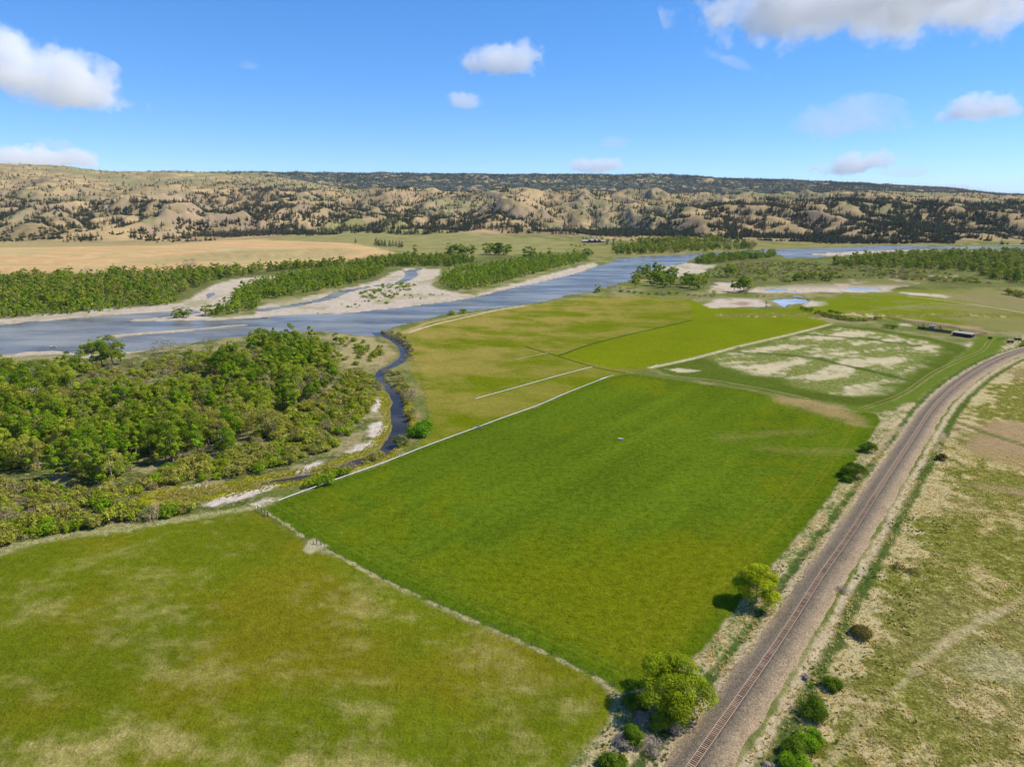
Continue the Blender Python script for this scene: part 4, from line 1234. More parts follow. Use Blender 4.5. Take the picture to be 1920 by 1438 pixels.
def gn_scatter(name, protos, P, rz, S, idx):
    """one object of kind stuff: instances of the given meshes on points"""
    me = bpy.data.meshes.new(name)
    me.vertices.add(len(P)); me.vertices.foreach_set("co", np.asarray(P, f32).ravel())
    a = me.attributes.new("rz", 'FLOAT_VECTOR', 'POINT'); a.data.foreach_set("vector", np.stack([0 * rz, 0 * rz, rz], 1).astype(f32).ravel())
    a = me.attributes.new("sc", 'FLOAT_VECTOR', 'POINT'); a.data.foreach_set("vector", np.asarray(S, f32).ravel())
    a = me.attributes.new("vi", 'INT', 'POINT'); a.data.foreach_set("value", np.asarray(idx, np.int32))
    o = link(name, me, kind="stuff")
    ng = bpy.data.node_groups.new(name + "_nodes", 'GeometryNodeTree')
    ng.interface.new_socket(name="Geometry", in_out='INPUT', socket_type='NodeSocketGeometry')
    ng.interface.new_socket(name="Geometry", in_out='OUTPUT', socket_type='NodeSocketGeometry')
    gi = ng.nodes.new('NodeGroupInput'); go = ng.nodes.new('NodeGroupOutput')
    iop = ng.nodes.new('GeometryNodeInstanceOnPoints'); jn = ng.nodes.new('GeometryNodeJoinGeometry')
    for m in reversed(protos):
        po = bpy.data.objects.new("source_plant", m)
        oi = ng.nodes.new('GeometryNodeObjectInfo'); oi.inputs['Object'].default_value = po; oi.inputs['As Instance'].default_value = False
        g2 = ng.nodes.new('GeometryNodeGeometryToInstance')
        ng.links.new(oi.outputs['Geometry'], g2.inputs[0]); ng.links.new(g2.outputs[0], jn.inputs[0])

    def na(n, t):
        q = ng.nodes.new('GeometryNodeInputNamedAttribute'); q.data_type = t; q.inputs['Name'].default_value = n
        return q.outputs[0]
    ng.links.new(gi.outputs[0], iop.inputs['Points']); ng.links.new(jn.outputs[0], iop.inputs['Instance'])
    iop.inputs['Pick Instance'].default_value = True
    ng.links.new(na('vi', 'INT'), iop.inputs['Instance Index'])
    e = ng.nodes.new('FunctionNodeEulerToRotation'); ng.links.new(na('rz', 'FLOAT_VECTOR'), e.inputs[0])
    ng.links.new(e.outputs[0], iop.inputs['Rotation']); ng.links.new(na('sc', 'FLOAT_VECTOR'), iop.inputs['Scale'])
    ng.links.new(iop.outputs[0], go.inputs[0])
    md = o.modifiers.new("scatter", 'NODES'); md.node_group = ng
    return o


def plant(name, x, y, var, s, rz, label, cat, group, crown="crown", trunk="trunk", sz=1.0, z=None):
    z = float(ground_z(np.array([x]), np.array([y]))[0]) if z is None else z
    r = thing(name, (x, y, z - 0.05), label, cat, group, rz)
    r.scale = (s, s, s * sz)
    link(trunk, var['trunk'], parent=r); link(crown, var['crown'], parent=r)
    return r


def vpx(x, y):
    dep = y * math.cos(PITCH) + H0 * math.sin(PITCH)
    return 960 + 1280 * x / dep, 719 + 1280 * (H0 * math.cos(PITCH) - y * math.sin(PITCH)) / dep


ORD = ["first", "second", "third", "fourth", "fifth", "sixth", "seventh", "eighth", "ninth", "tenth", "eleventh", "twelfth", "thirteenth", "fourteenth", "fifteenth", "sixteenth", "seventeenth", "eighteenth", "nineteenth", "twentieth"]


def ranked(pts, label):
    """a label of its own for each of a short row"""
    o = sorted(range(len(pts)), key=lambda i: pts[i][0])
    if len(pts) < 2 or len(pts) > 20:
        return [label] * len(pts)
    out = [None] * len(pts)
    for r_, i in enumerate(o):
        out[i] = label + ", " + ("leftmost" if r_ == 0 else ("rightmost" if r_ == len(pts) - 1 else ORD[r_] + " from left"))
    return out


# ---------------- grove between river and creek
cot_zone = W([(-250, 830), (0, 790), (140, 765), (330, 748), (420, 740), (430, 680), (500, 655), (590, 650), (640, 700), (610, 745), (500, 790), (430, 850), (260, 880), (210, 920), (130, 910), (0, 880), (-250, 930)])
shr_zone = W([(-250, 940), (0, 900), (130, 925), (230, 925), (300, 880), (440, 850), (520, 790), (620, 740), (660, 700), (725, 712), (700, 760), (640, 835), (540, 872), (440, 900), (330, 925), (300, 945), (380, 958), (320, 972), (100, 1000), (0, 1022), (-250, 1080)])
open_zone = W([(150, 690), (230, 690), (330, 668), (430, 660), (430, 740), (330, 748), (150, 760)])
ind = []          # (name, x, y, var, scale, sz, label, cat, group, parts)
rs = np.random.RandomState(21)
used = []


def free(x, y, r):
    for (a, b, c) in used:
        if (a - x) ** 2 + (b - y) ** 2 < ((r + c) * 0.5) ** 2:
            return False
    return True


def add_ind(kind, px, py, h, label, cat, group, name, sz=1.0, v=None):
    x, y = at(px, py)
    vv = PROTO[kind][(v if v is not None else rs.randint(99)) % len(PROTO[kind])]
    ind.append((name, x, y, vv, h / vv['h'], sz, label, cat, group)); used.append((x, y, h * 0.35))


G1 = "tall cottonwoods along the near river bank"
for px, py, h in [(175, 690, 20), (192, 688, 21), (212, 686, 21), (228, 684, 19), (155, 706, 18), (136, 710, 18), (120, 722, 19), (95, 735, 21), (70, 742, 21), (45, 748, 22), (20, 752, 20), (110, 752, 22), (138, 752, 20), (2, 765, 21), (62, 772, 20), (30, 722, 18), (8, 712, 18)]:
    add_ind('cottonwood', px, py, h, "tall spreading cottonwood on the grove's river side", "tree", G1, "cottonwood_tree")
G2 = "broad cottonwoods at the river end of the grove"
for px, py, h in [(496, 668, 24), (520, 672, 20), (545, 660, 22), (560, 678, 20), (590, 655, 17), (478, 676, 19), (505, 695, 18), (535, 700, 18), (575, 700, 17), (600, 690, 17), (622, 705, 15), (432, 704, 19), (418, 706, 20), (402, 700, 19), (388, 706, 17), (455, 708, 16), (360, 702, 17), (630, 645, 11), (607, 672, 12)]:
    add_ind('cottonwood', px, py, h, "broad cottonwood in the grove's river-end clump", "tree", G2, "cottonwood_tree")
G3 = "large dark cottonwoods at the front of the grove"
for px, py, h in [(185, 905, 20), (150, 895, 17), (205, 880, 18), (232, 860, 17), (165, 868, 17)]:
    add_ind('cottonwood', px, py, h, "large dark cottonwood at the front of the grove", "tree", G3, "cottonwood_tree")
add_ind('cottonwood', 283, 855, 15, "cottonwood at a shadowed clearing right of the large dark clump", "tree", None, "cottonwood_tree")
G4 = "bare-branched trees in the open river side of the grove"
for px, py, h in [(307, 664, 13), (295, 668, 12), (322, 662, 13), (348, 664, 10), (388, 652, 11), (300, 716, 10), (315, 714, 11)]:
    add_ind('bare', px, py, h, "half bare pale-limbed tree in the grove's opening", "tree", G4, "bare_tree")
G5 = "yellow-green willows in the open river side of the grove"
for px, py, h in [(357, 705, 12), (215, 728, 9), (232, 730, 9), (200, 732, 8), (505, 722, 10), (375, 690, 12)]:
    add_ind('olive', px, py, h, "rounded yellow-green willow in the grove's opening", "tree", G5, "willow_tree")
for px, py, h in [(500, 820, 17), (512, 822, 16)]:
    add_ind('olive', px, py, h, "tall pale olive tree rising above the shrubs right of the grove", "tree", "tall olive trees above the shrubs", "olive_tree")

gx, gy = scatter(cot_zone, 6.2, 31, 0.97, (30, -0.45, 33))
cand = []
for x, y in zip(gx, gy):
    h = 14.5 + 5.5 * rs.uniform(-1, 1) + 2.0 * float(perlin(x / 60, y / 60, 9))
    if free(x, y, 6):
        olive = rs.uniform() < 0.20 + 0.4 * (x > -95)
        u_ = rs.uniform(); cand.append((x, y, h, 'olive' if olive else ('bare' if u_ < 0.09 else ('young' if u_ < 0.55 else 'cottonwood'))))
def zone(px, py):
    a = "at the left edge" if px < 90 else ("left of the large dark clump" if px < 150 else ("around the large dark clump" if px < 250 else ("just right of the large dark clump" if px < 330 else ("in the centre" if px < 430 else ("right of the centre" if px < 520 else "towards the creek")))))
    b = "river side" if py < 735 else ("back middle" if py < 775 else ("front middle" if py < 820 else "field side"))
    return a, b


GL = {"cottonwood": ("mid-height green cottonwood packed among its neighbours inside the grove", "tree", "cottonwoods packed in the middle of the grove", "cottonwood_tree"),
      "bare": ("", "tree", "", "bare_tree"),
      "young": ("slender bright green young cottonwood among the taller grove trees", "tree", "slender young cottonwoods in the grove", "young_cottonwood_tree"),
      "olive": ("olive-brown leafed tree among the green cottonwoods of the grove", "tree", "olive-brown trees in the grove", "olive_tree")}
cand.sort(key=lambda c: math.hypot(c[0], c[1]) / c[2])
n_ind_trees = 300 - len(ind)
mass = []
cnt = 0
for c in cand:
    px_, py_ = vpx(c[0], c[1])
    x, y, h, kd = c
    h = min(h, 15.5) if kd != 'cottonwood' else h
    vv = PROTO[kd][rs.randint(99) % len(PROTO[kd])]
    if cnt < n_ind_trees and -25 < px_ < 1940:
        _l, cat, grp, nm = GL[kd]
        za, zb = zone(px_, py_)
        ad = {"cottonwood": "full green cottonwood", "young": "slender young cottonwood", "olive": "olive-brown tree", "bare": "half bare tree"}[kd]
        ad = ("taller " if h / {"cottonwood": 15, "young": 12.5, "olive": 14, "bare": 14}[kd] > 1.04 else "lower ") + ad
        lab = "%s in the grove, %s, %s" % (ad, zb, za); grp = lab
        ind.append((nm, x, y, vv, h / vv['h'], 1.0, lab, cat, grp)); cnt += 1
    else:
        mass.append((x, y, vv, h / vv['h']))
_byl = {}
for i_, t_ in enumerate(ind):
    if t_[8] and t_[8] in (G1, G2, G3, G4, G5, "tall olive trees above the shrubs"):
        _byl.setdefault(t_[6], []).append(i_)
for lb_, ids_ in _byl.items():
    nl = ranked([vpx(ind[i_][1], ind[i_][2]) for i_ in ids_], lb_)
    for i_, l2_ in zip(ids_, nl):
        ind[i_] = ind[i_][:6] + (l2_,) + ind[i_][7:]
for nm, x, y, vv, s, sz, lab, cat, grp in ind:
    s *= 0.97 + 0.06 * rs.uniform()
    plant(nm, x, y, vv, s, rs.uniform(0, 6.28), lab, cat, grp, sz=sz)


def mass_object(name, items, label=None):
    if not items:
        return
    protos_ = []
    ids = []
    for it in items:
        m = it[2]['join']
        if m not in protos_:
            protos_.append(m)
        ids.append(protos_.index(m))
    X = np.array([i[0] for i in items]); Y = np.array([i[1] for i in items]); S = np.array([i[3] for i in items])
    Z = ground_z(X, Y)
    r2 = np.random.RandomState(len(items))
    sx = S * r2.uniform(0.85, 1.15, len(S))
    o = gn_scatter(name, protos_, np.stack([X, Y, Z - 0.1], 1), r2.uniform(0, 6.28, len(S)), np.stack([sx, sx, S * r2.uniform(0.85, 1.15, len(S))], 1), ids)
    if label:
        o["label"] = label
        o["category"] = "trees"
    return o


mass_object("cottonwood_mass", mass, "remaining cottonwoods crowding the back of the grove")

# shrubs of the grove
shr = []
for zone, sp, sd, mixv in ((shr_zone, 3.9, 51, (0.48, 0.86, 1.0)), (open_zone, 7.0, 52, (0.3, 0.6, 1.0)), (cot_zone, 11, 53, (0.35, 0.65, 1.0)),
                           (W([(640, 635), (700, 640), (725, 660), (690, 680), (640, 690)]), 9, 54, (0.7, 0.9, 1.0))):
    gx, gy = scatter(zone, sp, sd, 0.93, (22, -0.5, sd))
    md = pdist(marsh, gx, gy, 40)[0]
    for x, y, d in zip(gx, gy, md):
        if d < 6.5 or (y < 330 and d < 11):
            continue
        u = rs.uniform() + 0.25 * float(perlin(x / 25, y / 25, 19))
        kd = 'shrub' if u < mixv[0] else ('oliveshrub' if u < mixv[1] else 'twigshrub')
        h = rs.uniform(2.2, 4.6) * (1.25 if kd == 'oliveshrub' else 1.0)
        shr.append((x, y, h, kd))
shr.sort(key=lambda c: math.hypot(c[0], c[1]) / c[2])
SL = {'shrub': ("rounded leafy green shrub in the brush belt between grove and field", "leafy green shrubs of the brush belt", "green_shrub"),
      'oliveshrub': ("olive-yellow rounded shrub in the brush belt around the grove", "olive-yellow shrubs of the brush belt", "olive_shrub"),
      'twigshrub': ("bare brown twiggy shrub in the brush belt around the grove", "bare twiggy shrubs of the brush belt", "twiggy_shrub")}
n = 0; shmass = []
for x, y, h, kd in shr:
    px_, py_ = vpx(x, y)
    vv = PROTO[kd][rs.randint(99) % 4]
    s = h / vv['h']
    if n < 300 and px_ > -20:
        _l, _g, nm = SL[kd]
        ad = {"shrub": "leafy green shrub", "oliveshrub": "olive-yellow shrub", "twigshrub": "bare twiggy shrub"}[kd]
        ad = ("big " if h > 3.6 else "low ") + ad
        za = "at its left end" if px_ < 60 else ("below the dark clump" if px_ < 220 else ("just right of the dark clump" if px_ < 330 else ("above the marsh" if px_ < 470 else ("above the white reed patches" if px_ < 600 else "beside the creek"))))
        zb = "field edge" if py_ > 955 else ("front" if py_ > 915 else ("middle" if py_ > 860 else "back"))
        lab = "%s in the brush belt's %s, %s" % (ad, zb, za); grp = lab
        plant(nm, x, y, vv, s, rs.uniform(0, 6.28), lab, "shrub", grp, "foliage", "stem"); n += 1
    else:
        shmass.append((x, y, vv, s))
mass_object("brush_mass", shmass, "low brush filling the gaps of the grove")

# ---------------- named shrubs along the creek's field side
def shrub_row(pts, kinds, label, group, name, hr):
    for (px, py), lab in zip(pts, ranked(pts, label)):
        kd = kinds[rs.randint(len(kinds))]; vv = PROTO[kd][rs.randint(4)]
        x, y = at(px, py)
        plant(name, x, y, vv, rs.uniform(*hr) / vv['h'], rs.uniform(0, 6.28), lab, "shrub", group, "foliage", "stem")


shrub_row([(718, 622), (725, 626), (733, 629), (741, 633), (749, 637), (757, 641), (764, 646), (769, 652), (772, 659), (768, 668), (736, 625), (748, 630), (759, 635), (766, 676)], ['oliveshrub', 'twigshrub'],
          "low brown-olive shrub on the field bank at the creek mouth", "shrubs lining the creek mouth", "creek_shrub", (3, 4.5))
shrub_row([(724, 700), (735, 704), (746, 702), (752, 712), (740, 715), (757, 735), (765, 742), (770, 752), (760, 726), (748, 722), (762, 758)], ['twigshrub', 'oliveshrub'],
          "brown twiggy shrub on the field bank at the creek's narrow bend", "shrubs at the narrow bend of the creek", "creek_shrub", (3.2, 4.8))
shrub_row([(767, 778), (778, 776), (772, 786)], ['oliveshrub', 'twigshrub'], "brown-olive shrub just above the round green bush by the creek", "shrubs above the round green bush", "creek_shrub", (3.4, 4.4))
shrub_row([(578, 912), (590, 908), (603, 904), (617, 900), (630, 895), (643, 890), (596, 900), (622, 893), (610, 910)], ['shrub'], "fresh green shrub between the marsh and the white irrigation pipe", "green shrubs between marsh and pipe", "green_shrub", (3.2, 4.4))
shrub_row([(688, 866), (700, 862), (712, 856)], ['shrub', 'oliveshrub'], "green shrub on the creek's near bank below its wide bend", "shrubs below the wide bend of the creek", "green_shrub", (3.4, 4.4))
shrub_row([(658, 880)], ['twigshrub'], "single pale dry shrub at the creek's lower end", None, "twiggy_shrub", (3.0, 3.2))
bx, by = at(783, 818)
BIGG = shrub_variant(901, 5.5, 8, 22, 90, 0.26, leaf_material("bright_bush_leaves", (0.140, 0.29, 0.008), (0.140, 0.29, 0.008)), thin=0.9)
GREYB = shrub_variant(902, 4.4, 6.5, 18, 80, 0.22, leaf_material("grey_green_leaves", (0.21, 0.23, 0.07), (0.21, 0.23, 0.07)))
plant("round_bush", bx, by, BIGG, 1.25, 0.4, "bright green round bush on the creek bank beside the field corner", "bush", None, "foliage", "stem")
bx, by = at(797, 806)
plant("round_bush", bx, by, BIGG, 1.0, 2.4, "smaller bright green bush touching the back of the round creek-bank bush", "bush", None, "foliage", "stem")
bx, by = at(753, 835)
plant("grey_green_bush", bx, by, GREYB, 1.2, 1.0, "grey-green bush on the bank at the creek's wide bend", "bush", None, "foliage", "stem")

# ---------------- foreground trees and bushes by the railway
wil = leaf_material("spring_willow_leaves", (0.400, 0.450, 0.008), (0.400, 0.450, 0.008), 0.42)
wil2 = leaf_material("old_willow_leaves", (0.270, 0.330, 0.008), (0.270, 0.330, 0.008), 0.38)
A1 = tree_variant(914, 11, 14, 80, 230, 0.15, wil, 0.10, 'lobes', limbs=10, thin=0.7)
A2 = tree_variant(917, 11, 19, 96, 250, 0.16, wil2, 0.06, 'lobes', limbs=12, thin=0.7)
x, y = at(1418, 1128)
plant("willow_tree", x, y, A1, 1.0, 1.1, "yellow-green willow standing alone between the big field and the railway", "tree", None)
x, y = at(1252, 1322)
plant("willow_tree", x, y, A2, 1.0, 0.3, "wide olive-green willow at the corner of the two near fields", "tree", None)
DKG = leaf_material("dark_bush_leaves", (0.120, 0.190, 0.008), (0.120, 0.190, 0.008))
BRG = leaf_material("fresh_bush_leaves", (0.190, 0.330, 0.008), (0.190, 0.330, 0.008))
OLG = leaf_material("brown_bush_leaves", (0.200, 0.165, 0.040), (0.200, 0.165, 0.040))
def bush(px, py, h, w, leaf, label, seed, name="bush", size=0.11, per=300, ncl=24, thin=0.7):
    v = shrub_variant(seed, h, w, ncl, per, size, leaf, thin=thin)
    x, y = at(px, py)
    plant(name, x, y, v, 1.0, seed * 0.7, label, "bush", None, "foliage", "stem")


bush(1527, 1338, 4.0, 7.2, DKG, "large dark green round bush right of the railway, tallest of the row", 920)
bush(1560, 1290, 2.6, 4.2, DKG, "small dark green bush just above the large round one", 921)
bush(1518, 1392, 3.2, 5.2, BRG, "bright fresh green bush below the large round one", 922)
bush(1492, 1415, 3.4, 5.6, DKG, "dark green bush pressed against the left of the bright fresh one", 923)
bush(1490, 1445, 3.2, 6.2, BRG, "green bush cut by the bottom edge of the photo, right of the railway", 924)
bush(1614, 1192, 2.8, 5.0, OLG, "brown-olive bush alone on the dry grass right of the railway", 925)
bush(1600, 893, 6.5, 9.5, DKG, "dark green tree-like bush at the right edge of the big field", 926, per=300, size=0.15, ncl=32)
bush(1627, 846, 5.0, 7.0, DKG, "smaller dark bush behind the tree-like bush at the field edge", 927, per=250, size=0.15)
bush(1588, 902, 2.6, 4.0, DKG, "low dark bush at the left foot of the tree-like field bush", 928)
bush(1765, 862, 3.4, 4.2, OLG, "olive bush beside the dirt pads right of the railway", 929)
bush(1187, 1392, 4.2, 4.6, DKG, "upright dark green bush among grey brush left of the railway", 930)
bush(1150, 1435, 2.6, 4.8, DKG, "dark green bush at the bottom edge beside the near field", 931)
bush(1236, 1358, 2.8, 4.5, SHRUBG, "green bush under the wide olive-green willow", 932)
bush(1258, 1346, 2.4, 3.6, SHRUBG, "small green bush at the willow's foot nearest the railway", 933)
bush(1190, 1322, 2.8, 5.0, DKG, "dark bush in the shade at the left of the wide willow", 934)
for i, (px, py, h, w, lb) in enumerate([(1222, 1402, 2.8, 5.4, "grey twiggy brush right of the upright dark bush"), (1168, 1398, 2.2, 4.8, "grey twiggy brush left of the upright dark bush"), (1205, 1352, 2.2, 4.6, "grey twiggy brush below the wide willow's shadow"),
                                        (1265, 1368, 1.8, 3.4, "small grey twiggy brush right below the wide willow")]):
    bush(px, py, h, w, GREY, lb, 940 + i, "grey_brush", 0.13, 110, 18, 0.25)
for i, (px, py, h, w, lb) in enumerate([(1510, 1268, 1.3, 1.8, "little grey-brown scrub nearest the rails above the round bushes"), (1685, 1065, 1.8, 4.2, "low brown scrub patch on the pale grass right of the railway"), (1713, 1075, 1.6, 3.8, "brown scrub patch just right of a similar one on pale grass"),
                                        (1583, 1108, 1.2, 4.5, "flattened brown scrub at the green ditch right of the railway"), (1440, 1437, 1.0, 2.4, "small grey scrub at the bottom edge right of the rails")]):
    bush(px, py, h, w, OLG if i in (1, 2) else GREY, lb, 950 + i, "scrub", 0.13, 80, 12, 0.3)


# ---------------- far woods, one object per wood
def wood(name, label, polys, kinds, sp, hr, seed, noise=(60, -0.5), dens=0.95):
    items = []
    r2 = np.random.RandomState(seed)
    for p in polys:
        gx, gy = scatter(W(p), sp, seed, dens, (noise[0], noise[1], seed))
        for x, y in zip(gx, gy):
            kd = kinds[r2.randint(len(kinds))]; v = PROTO[kd][r2.randint(99) % len(PROTO[kd])]
            h = (hr[0] + (hr[1] * 1.12 - hr[0]) * r2.beta(1.6, 2.0)) * (1 + 0.3 * float(perlin(x / 40, y / 40, 3)))
            items.append((x, y, v, h / v['h']))
    return mass_object(name, items, label)


wood("river_wood", "dense green wood along the far river bank on the left",
     [[(-400, 600), (0, 588), (120, 582), (230, 573), (320, 564), (350, 548), (385, 532), (430, 521), (480, 513), (560, 505), (640, 503), (640, 497), (500, 504), (340, 512), (200, 517), (0, 524), (-400, 540)]], ['farcot', 'faryoung', 'farcot', 'farolive'], 10.5, (8, 15), 61, (40, -0.28), 0.93)
wood("river_wood_edge", "young bright green trees along the front edge of the far left wood", [[(-400, 612), (0, 598), (120, 590), (240, 579), (320, 571), (340, 562), (230, 572), (120, 580), (0, 587), (-400, 600)]], ['faryoung'], 7.5, (7, 10), 62)
wood("island_wood", "bright green wood on the gravel island between river channels",
     [[(440, 560), (452, 545), (480, 532), (520, 522), (600, 511), (690, 503), (730, 508), (700, 522), (640, 538), (560, 552), (500, 562), (482, 572), (476, 585), (440, 590), (400, 590), (395, 584), (430, 574)]], ['faryoung', 'farcot', 'faryoung'], 8.8, (7, 13), 63, (30, -0.45))
wood("bank_wood", "darker wood behind the gravel island", [[(640, 500), (700, 490), (780, 484), (840, 486), (900, 490), (860, 500), (780, 500), (720, 503)], [(500, 510), (640, 500), (650, 494), (520, 503)]], ['farcot'], 12, (10, 15), 64)
wood("young_grove", "dense bright young grove beside the river's far bank", [[(822, 530), (838, 515), (880, 503), (960, 493), (1060, 482), (1100, 481), (1105, 488), (1060, 500), (980, 520), (920, 536), (880, 545), (850, 545)]], ['faryoung'], 8.2, (7, 12), 65, (30, -0.5))
wood("ranch_wood", "green wood along the far bank in front of the lodge", [[(1135, 478), (1150, 466), (1260, 462), (1380, 464), (1430, 464), (1400, 470), (1300, 473), (1200, 478)], [(1180, 462), (1200, 455), (1330, 453), (1400, 460), (1260, 464)]], ['farcot', 'farolive', 'farcot'], 16, (11, 20), 66, (60, -0.20))
wood("strip_wood", "narrow strip of young trees on the bend of the river", [[(1300, 492), (1320, 484), (1400, 479), (1455, 478), (1450, 483), (1380, 489), (1320, 497)]], ['faryoung', 'farcot'], 9, (9, 13), 67, (60, -0.8))
wood("right_wood", "broad dark green wood on the river flat at right", [[(1560, 497), (1600, 487), (1680, 480), (1760, 478), (1920, 474), (2150, 476), (2150, 535), (1920, 532), (1860, 525), (1820, 510), (1760, 507), (1680, 505), (1600, 502)]], ['farcot', 'farcot', 'farolive'], 12.5, (9, 17), 68, (50, -0.30))
wood("flat_brush", "scattered brush on the river flat at right", [[(1330, 500), (1480, 490), (1560, 500), (1700, 510), (1800, 522), (1900, 536), (1800, 530), (1600, 520), (1480, 530), (1380, 525)], [(1600, 506), (1760, 510), (1860, 530), (1920, 538), (1700, 525)]], ['shrub', 'twigshrub', 'oliveshrub'], 14, (2.5, 5), 69, (60, -0.2))
wood("bar_willows", "low green willow sprouts on the gravel bar", [[(670, 552), (700, 540), (745, 528), (782, 532), (770, 545), (730, 560), (690, 562)]], ['shrub', 'shrub', 'faryoung'], 6.5, (1.8, 4.0), 70, (20, 0.0))
wood("bar_sprouts", "tiny scattered willow sprouts on the lower gravel bar", [[(600, 575), (700, 562), (790, 548), (840, 545), (830, 556), (740, 568), (650, 578)]], ['shrub'], 9, (1.2, 2.4), 71, (20, 0.1))


def far_trees(pts, kinds, hr, label, group, name, cat="tree", wide=1.15):
    for (px, py), lab in zip(pts, ranked(pts, label)):
        kd = kinds[rs.randint(len(kinds))]; vv = PROTO[kd][rs.randint(99) % len(PROTO[kd])]
        x, y = at(px, py); s = rs.uniform(*hr) / vv['h']
        z = float(ground_z(np.array([x]), np.array([y]))[0])
        link(name, vv['join'], (x, y, z - .1), rs.uniform(0, 6.28), (s * wide, s * wide, s), label=lab, cat=cat, group=group)


far_trees([(336, 594), (345, 593), (354, 594), (330, 595)], ['farcot'], (9, 11), "small green tree of the clump alone on the gravel bar tip", "trees on the gravel bar tip", "gravel_bar_tree")
far_trees([(386, 590), (395, 592)], ['farcot'], (10, 12), "green tree at the downstream point of the island wood", "trees at the island's downstream point", "island_tree")
far_trees([(358, 508), (364, 508), (353, 509)], ['bare'], (20, 22), "tall grey bare cottonwood above the far left wood, by the tan bench", "grey bare cottonwoods by the bench", "bare_tree")
far_trees([(205, 515), (213, 515), (228, 514), (250, 514), (165, 518), (120, 519), (130, 519), (70, 522)], ['farcot', 'bare'], (15, 18), "taller tree sticking out of the far left wood against the tan bench", "taller trees at the back of the far left wood", "cottonwood_tree")
far_trees([(842, 478), (850, 477), (858, 478), (866, 477), (874, 478), (882, 477)], ['farcot'], (22, 27), "big round-crowned cottonwood of the left ranch clump on the far flat", "big cottonwoods of the left ranch clump", "cottonwood_tree", wide=1.5)
far_trees([(912, 478), (920, 477), (928, 478), (936, 478), (944, 478), (951, 477)], ['farcot'], (24, 31), "big dark cottonwood of the right ranch clump on the far flat", "big cottonwoods of the right ranch clump", "cottonwood_tree", wide=1.4)
far_trees([(985, 483), (992, 483), (999, 482)], ['farcot'], (22, 27), "cottonwood of the trio standing right of the ranch clumps", "trio of cottonwoods", "cottonwood_tree")
far_trees([(1013, 482)], ['farcot'], (13, 14), "smaller lone cottonwood just right of the trio on the far flat", None, "cottonwood_tree")
far_trees([(1029, 479)], ['farcot'], (17, 18), "lone cottonwood between the trio and the lodge on the far flat", None, "cottonwood_tree")
far_trees([(779, 474)], ['farcot'], (18, 20), "lone dark cottonwood at the right end of the tan bench", None, "cottonwood_tree")
far_trees([(706, 462), (711, 462), (716, 462), (722, 463)], ['pine'], (20, 26), "dark pine in the left bunch on the pale meadow", "dark pines in the left bunch on the meadow", "pine_tree")
far_trees([(731, 463), (737, 463), (743, 463), (749, 465), (754, 465)], ['pine'], (16, 24), "dark pine in the right bunch on the pale meadow", "dark pines in the right bunch on the meadow", "pine_tree")
far_trees([(667, 459)], ['pine'], (15, 16), "small dark pine alone left of the pine bunches on the meadow", None, "pine_tree")
far_trees([(1188, 527), (1191, 541), (1196, 530), (1207, 520), (1218, 522), (1228, 528), (1233, 536), (1245, 540), (1257, 538), (1256, 526), (1264, 524), (1237, 522), (1224, 536), (1240, 532), (1252, 534), (1262, 532), (1246, 520), (1232, 512), (1215, 512), (1200, 516)], ['cottonwood', 'farcot'], (15, 21), "cottonwood in the near-bank clump at the narrows", "cottonwoods in the near bank clump", "cottonwood_tree")
far_trees([(1292, 540), (1302, 541), (1315, 536), (1281, 538), (1288, 534), (1297, 533), (1308, 544), (1319, 541)], ['cottonwood'], (16, 19), "cottonwood in the dense dark cluster left of the white flat", "cottonwoods in the dense dark cluster", "cottonwood_tree")
far_trees([(1376, 546), (1388, 548), (1394, 548), (1402, 545), (1366, 520), (1375, 518)], ['cottonwood'], (17, 22), "tall cottonwood behind the white flat", "tall cottonwoods behind the white flat", "cottonwood_tree")
far_trees([(1328, 522), (1338, 520), (1350, 519), (1322, 523)], ['farcot', 'faryoung'], (9, 12), "small cottonwood in the short row behind the dark cluster", "small cottonwoods in the short row", "cottonwood_tree")
far_trees([(1490, 526), (1497, 526), (1505, 525), (1515, 525), (1524, 525)], ['farcot'], (12, 15), "cottonwood in the left clump above the wet flat", "cottonwoods in the left clump above the wet flat", "cottonwood_tree")
far_trees([(1538, 526), (1546, 526), (1554, 527)], ['farcot'], (11, 14), "cottonwood in the right clump above the wet flat", "cottonwoods in the right clump above the wet flat", "cottonwood_tree")
far_trees([(1528, 503)], ['farcot'], (12, 13), "lone cottonwood behind the pair of clumps above the wet flat", None, "cottonwood_tree")
far_trees([(1121, 549), (1124, 548), (1117, 547)], ['faryoung'], (9, 11), "bright green sapling at the near river bank left of the grey snags", "saplings at the near river bank", "sapling")
far_trees([(1140, 546), (1146, 548), (1152, 546), (1161, 545)], ['bare'], (11, 14), "thin grey snag beside the bright saplings on the near bank", "grey snags on the near bank", "bare_tree")
far_trees([(1340, 556), (1338, 552)], ['olive'], (6, 7), "small yellow-green willow at the edge of the pond flat", "small willows at the pond flat", "willow_tree")
far_trees([(1436, 578 - 0)], ['young'], (7.5, 8), "single slender green sapling in front of the white flat", None, "sapling")
shrub_row([(1503, 580), (1511, 583), (1519, 584)], ['shrub', 'oliveshrub'], "olive shrub at the left end of the brush line below the pond", "shrubs at the left end of the brush line", "brush_line_shrub", (4, 5))
shrub_row([(1535, 590), (1544, 592), (1553, 594), (1563, 596), (1572, 598), (1580, 600), (1559, 588), (1571, 590)], ['shrub', 'oliveshrub', 'shrub'], "dark olive shrub in the brush line's thick middle", "shrubs in the middle of the brush line", "brush_line_shrub", (4.2, 5.6))
shrub_row([(1590, 601), (1600, 602), (1612, 602), (1622, 602), (1632, 601), (1642, 600), (1650, 599)], ['twigshrub', 'oliveshrub', 'shrub'], "brown shrub at the brush line's right end", "shrubs at the right end of the brush line", "brush_line_shrub", (3.4, 4.6))
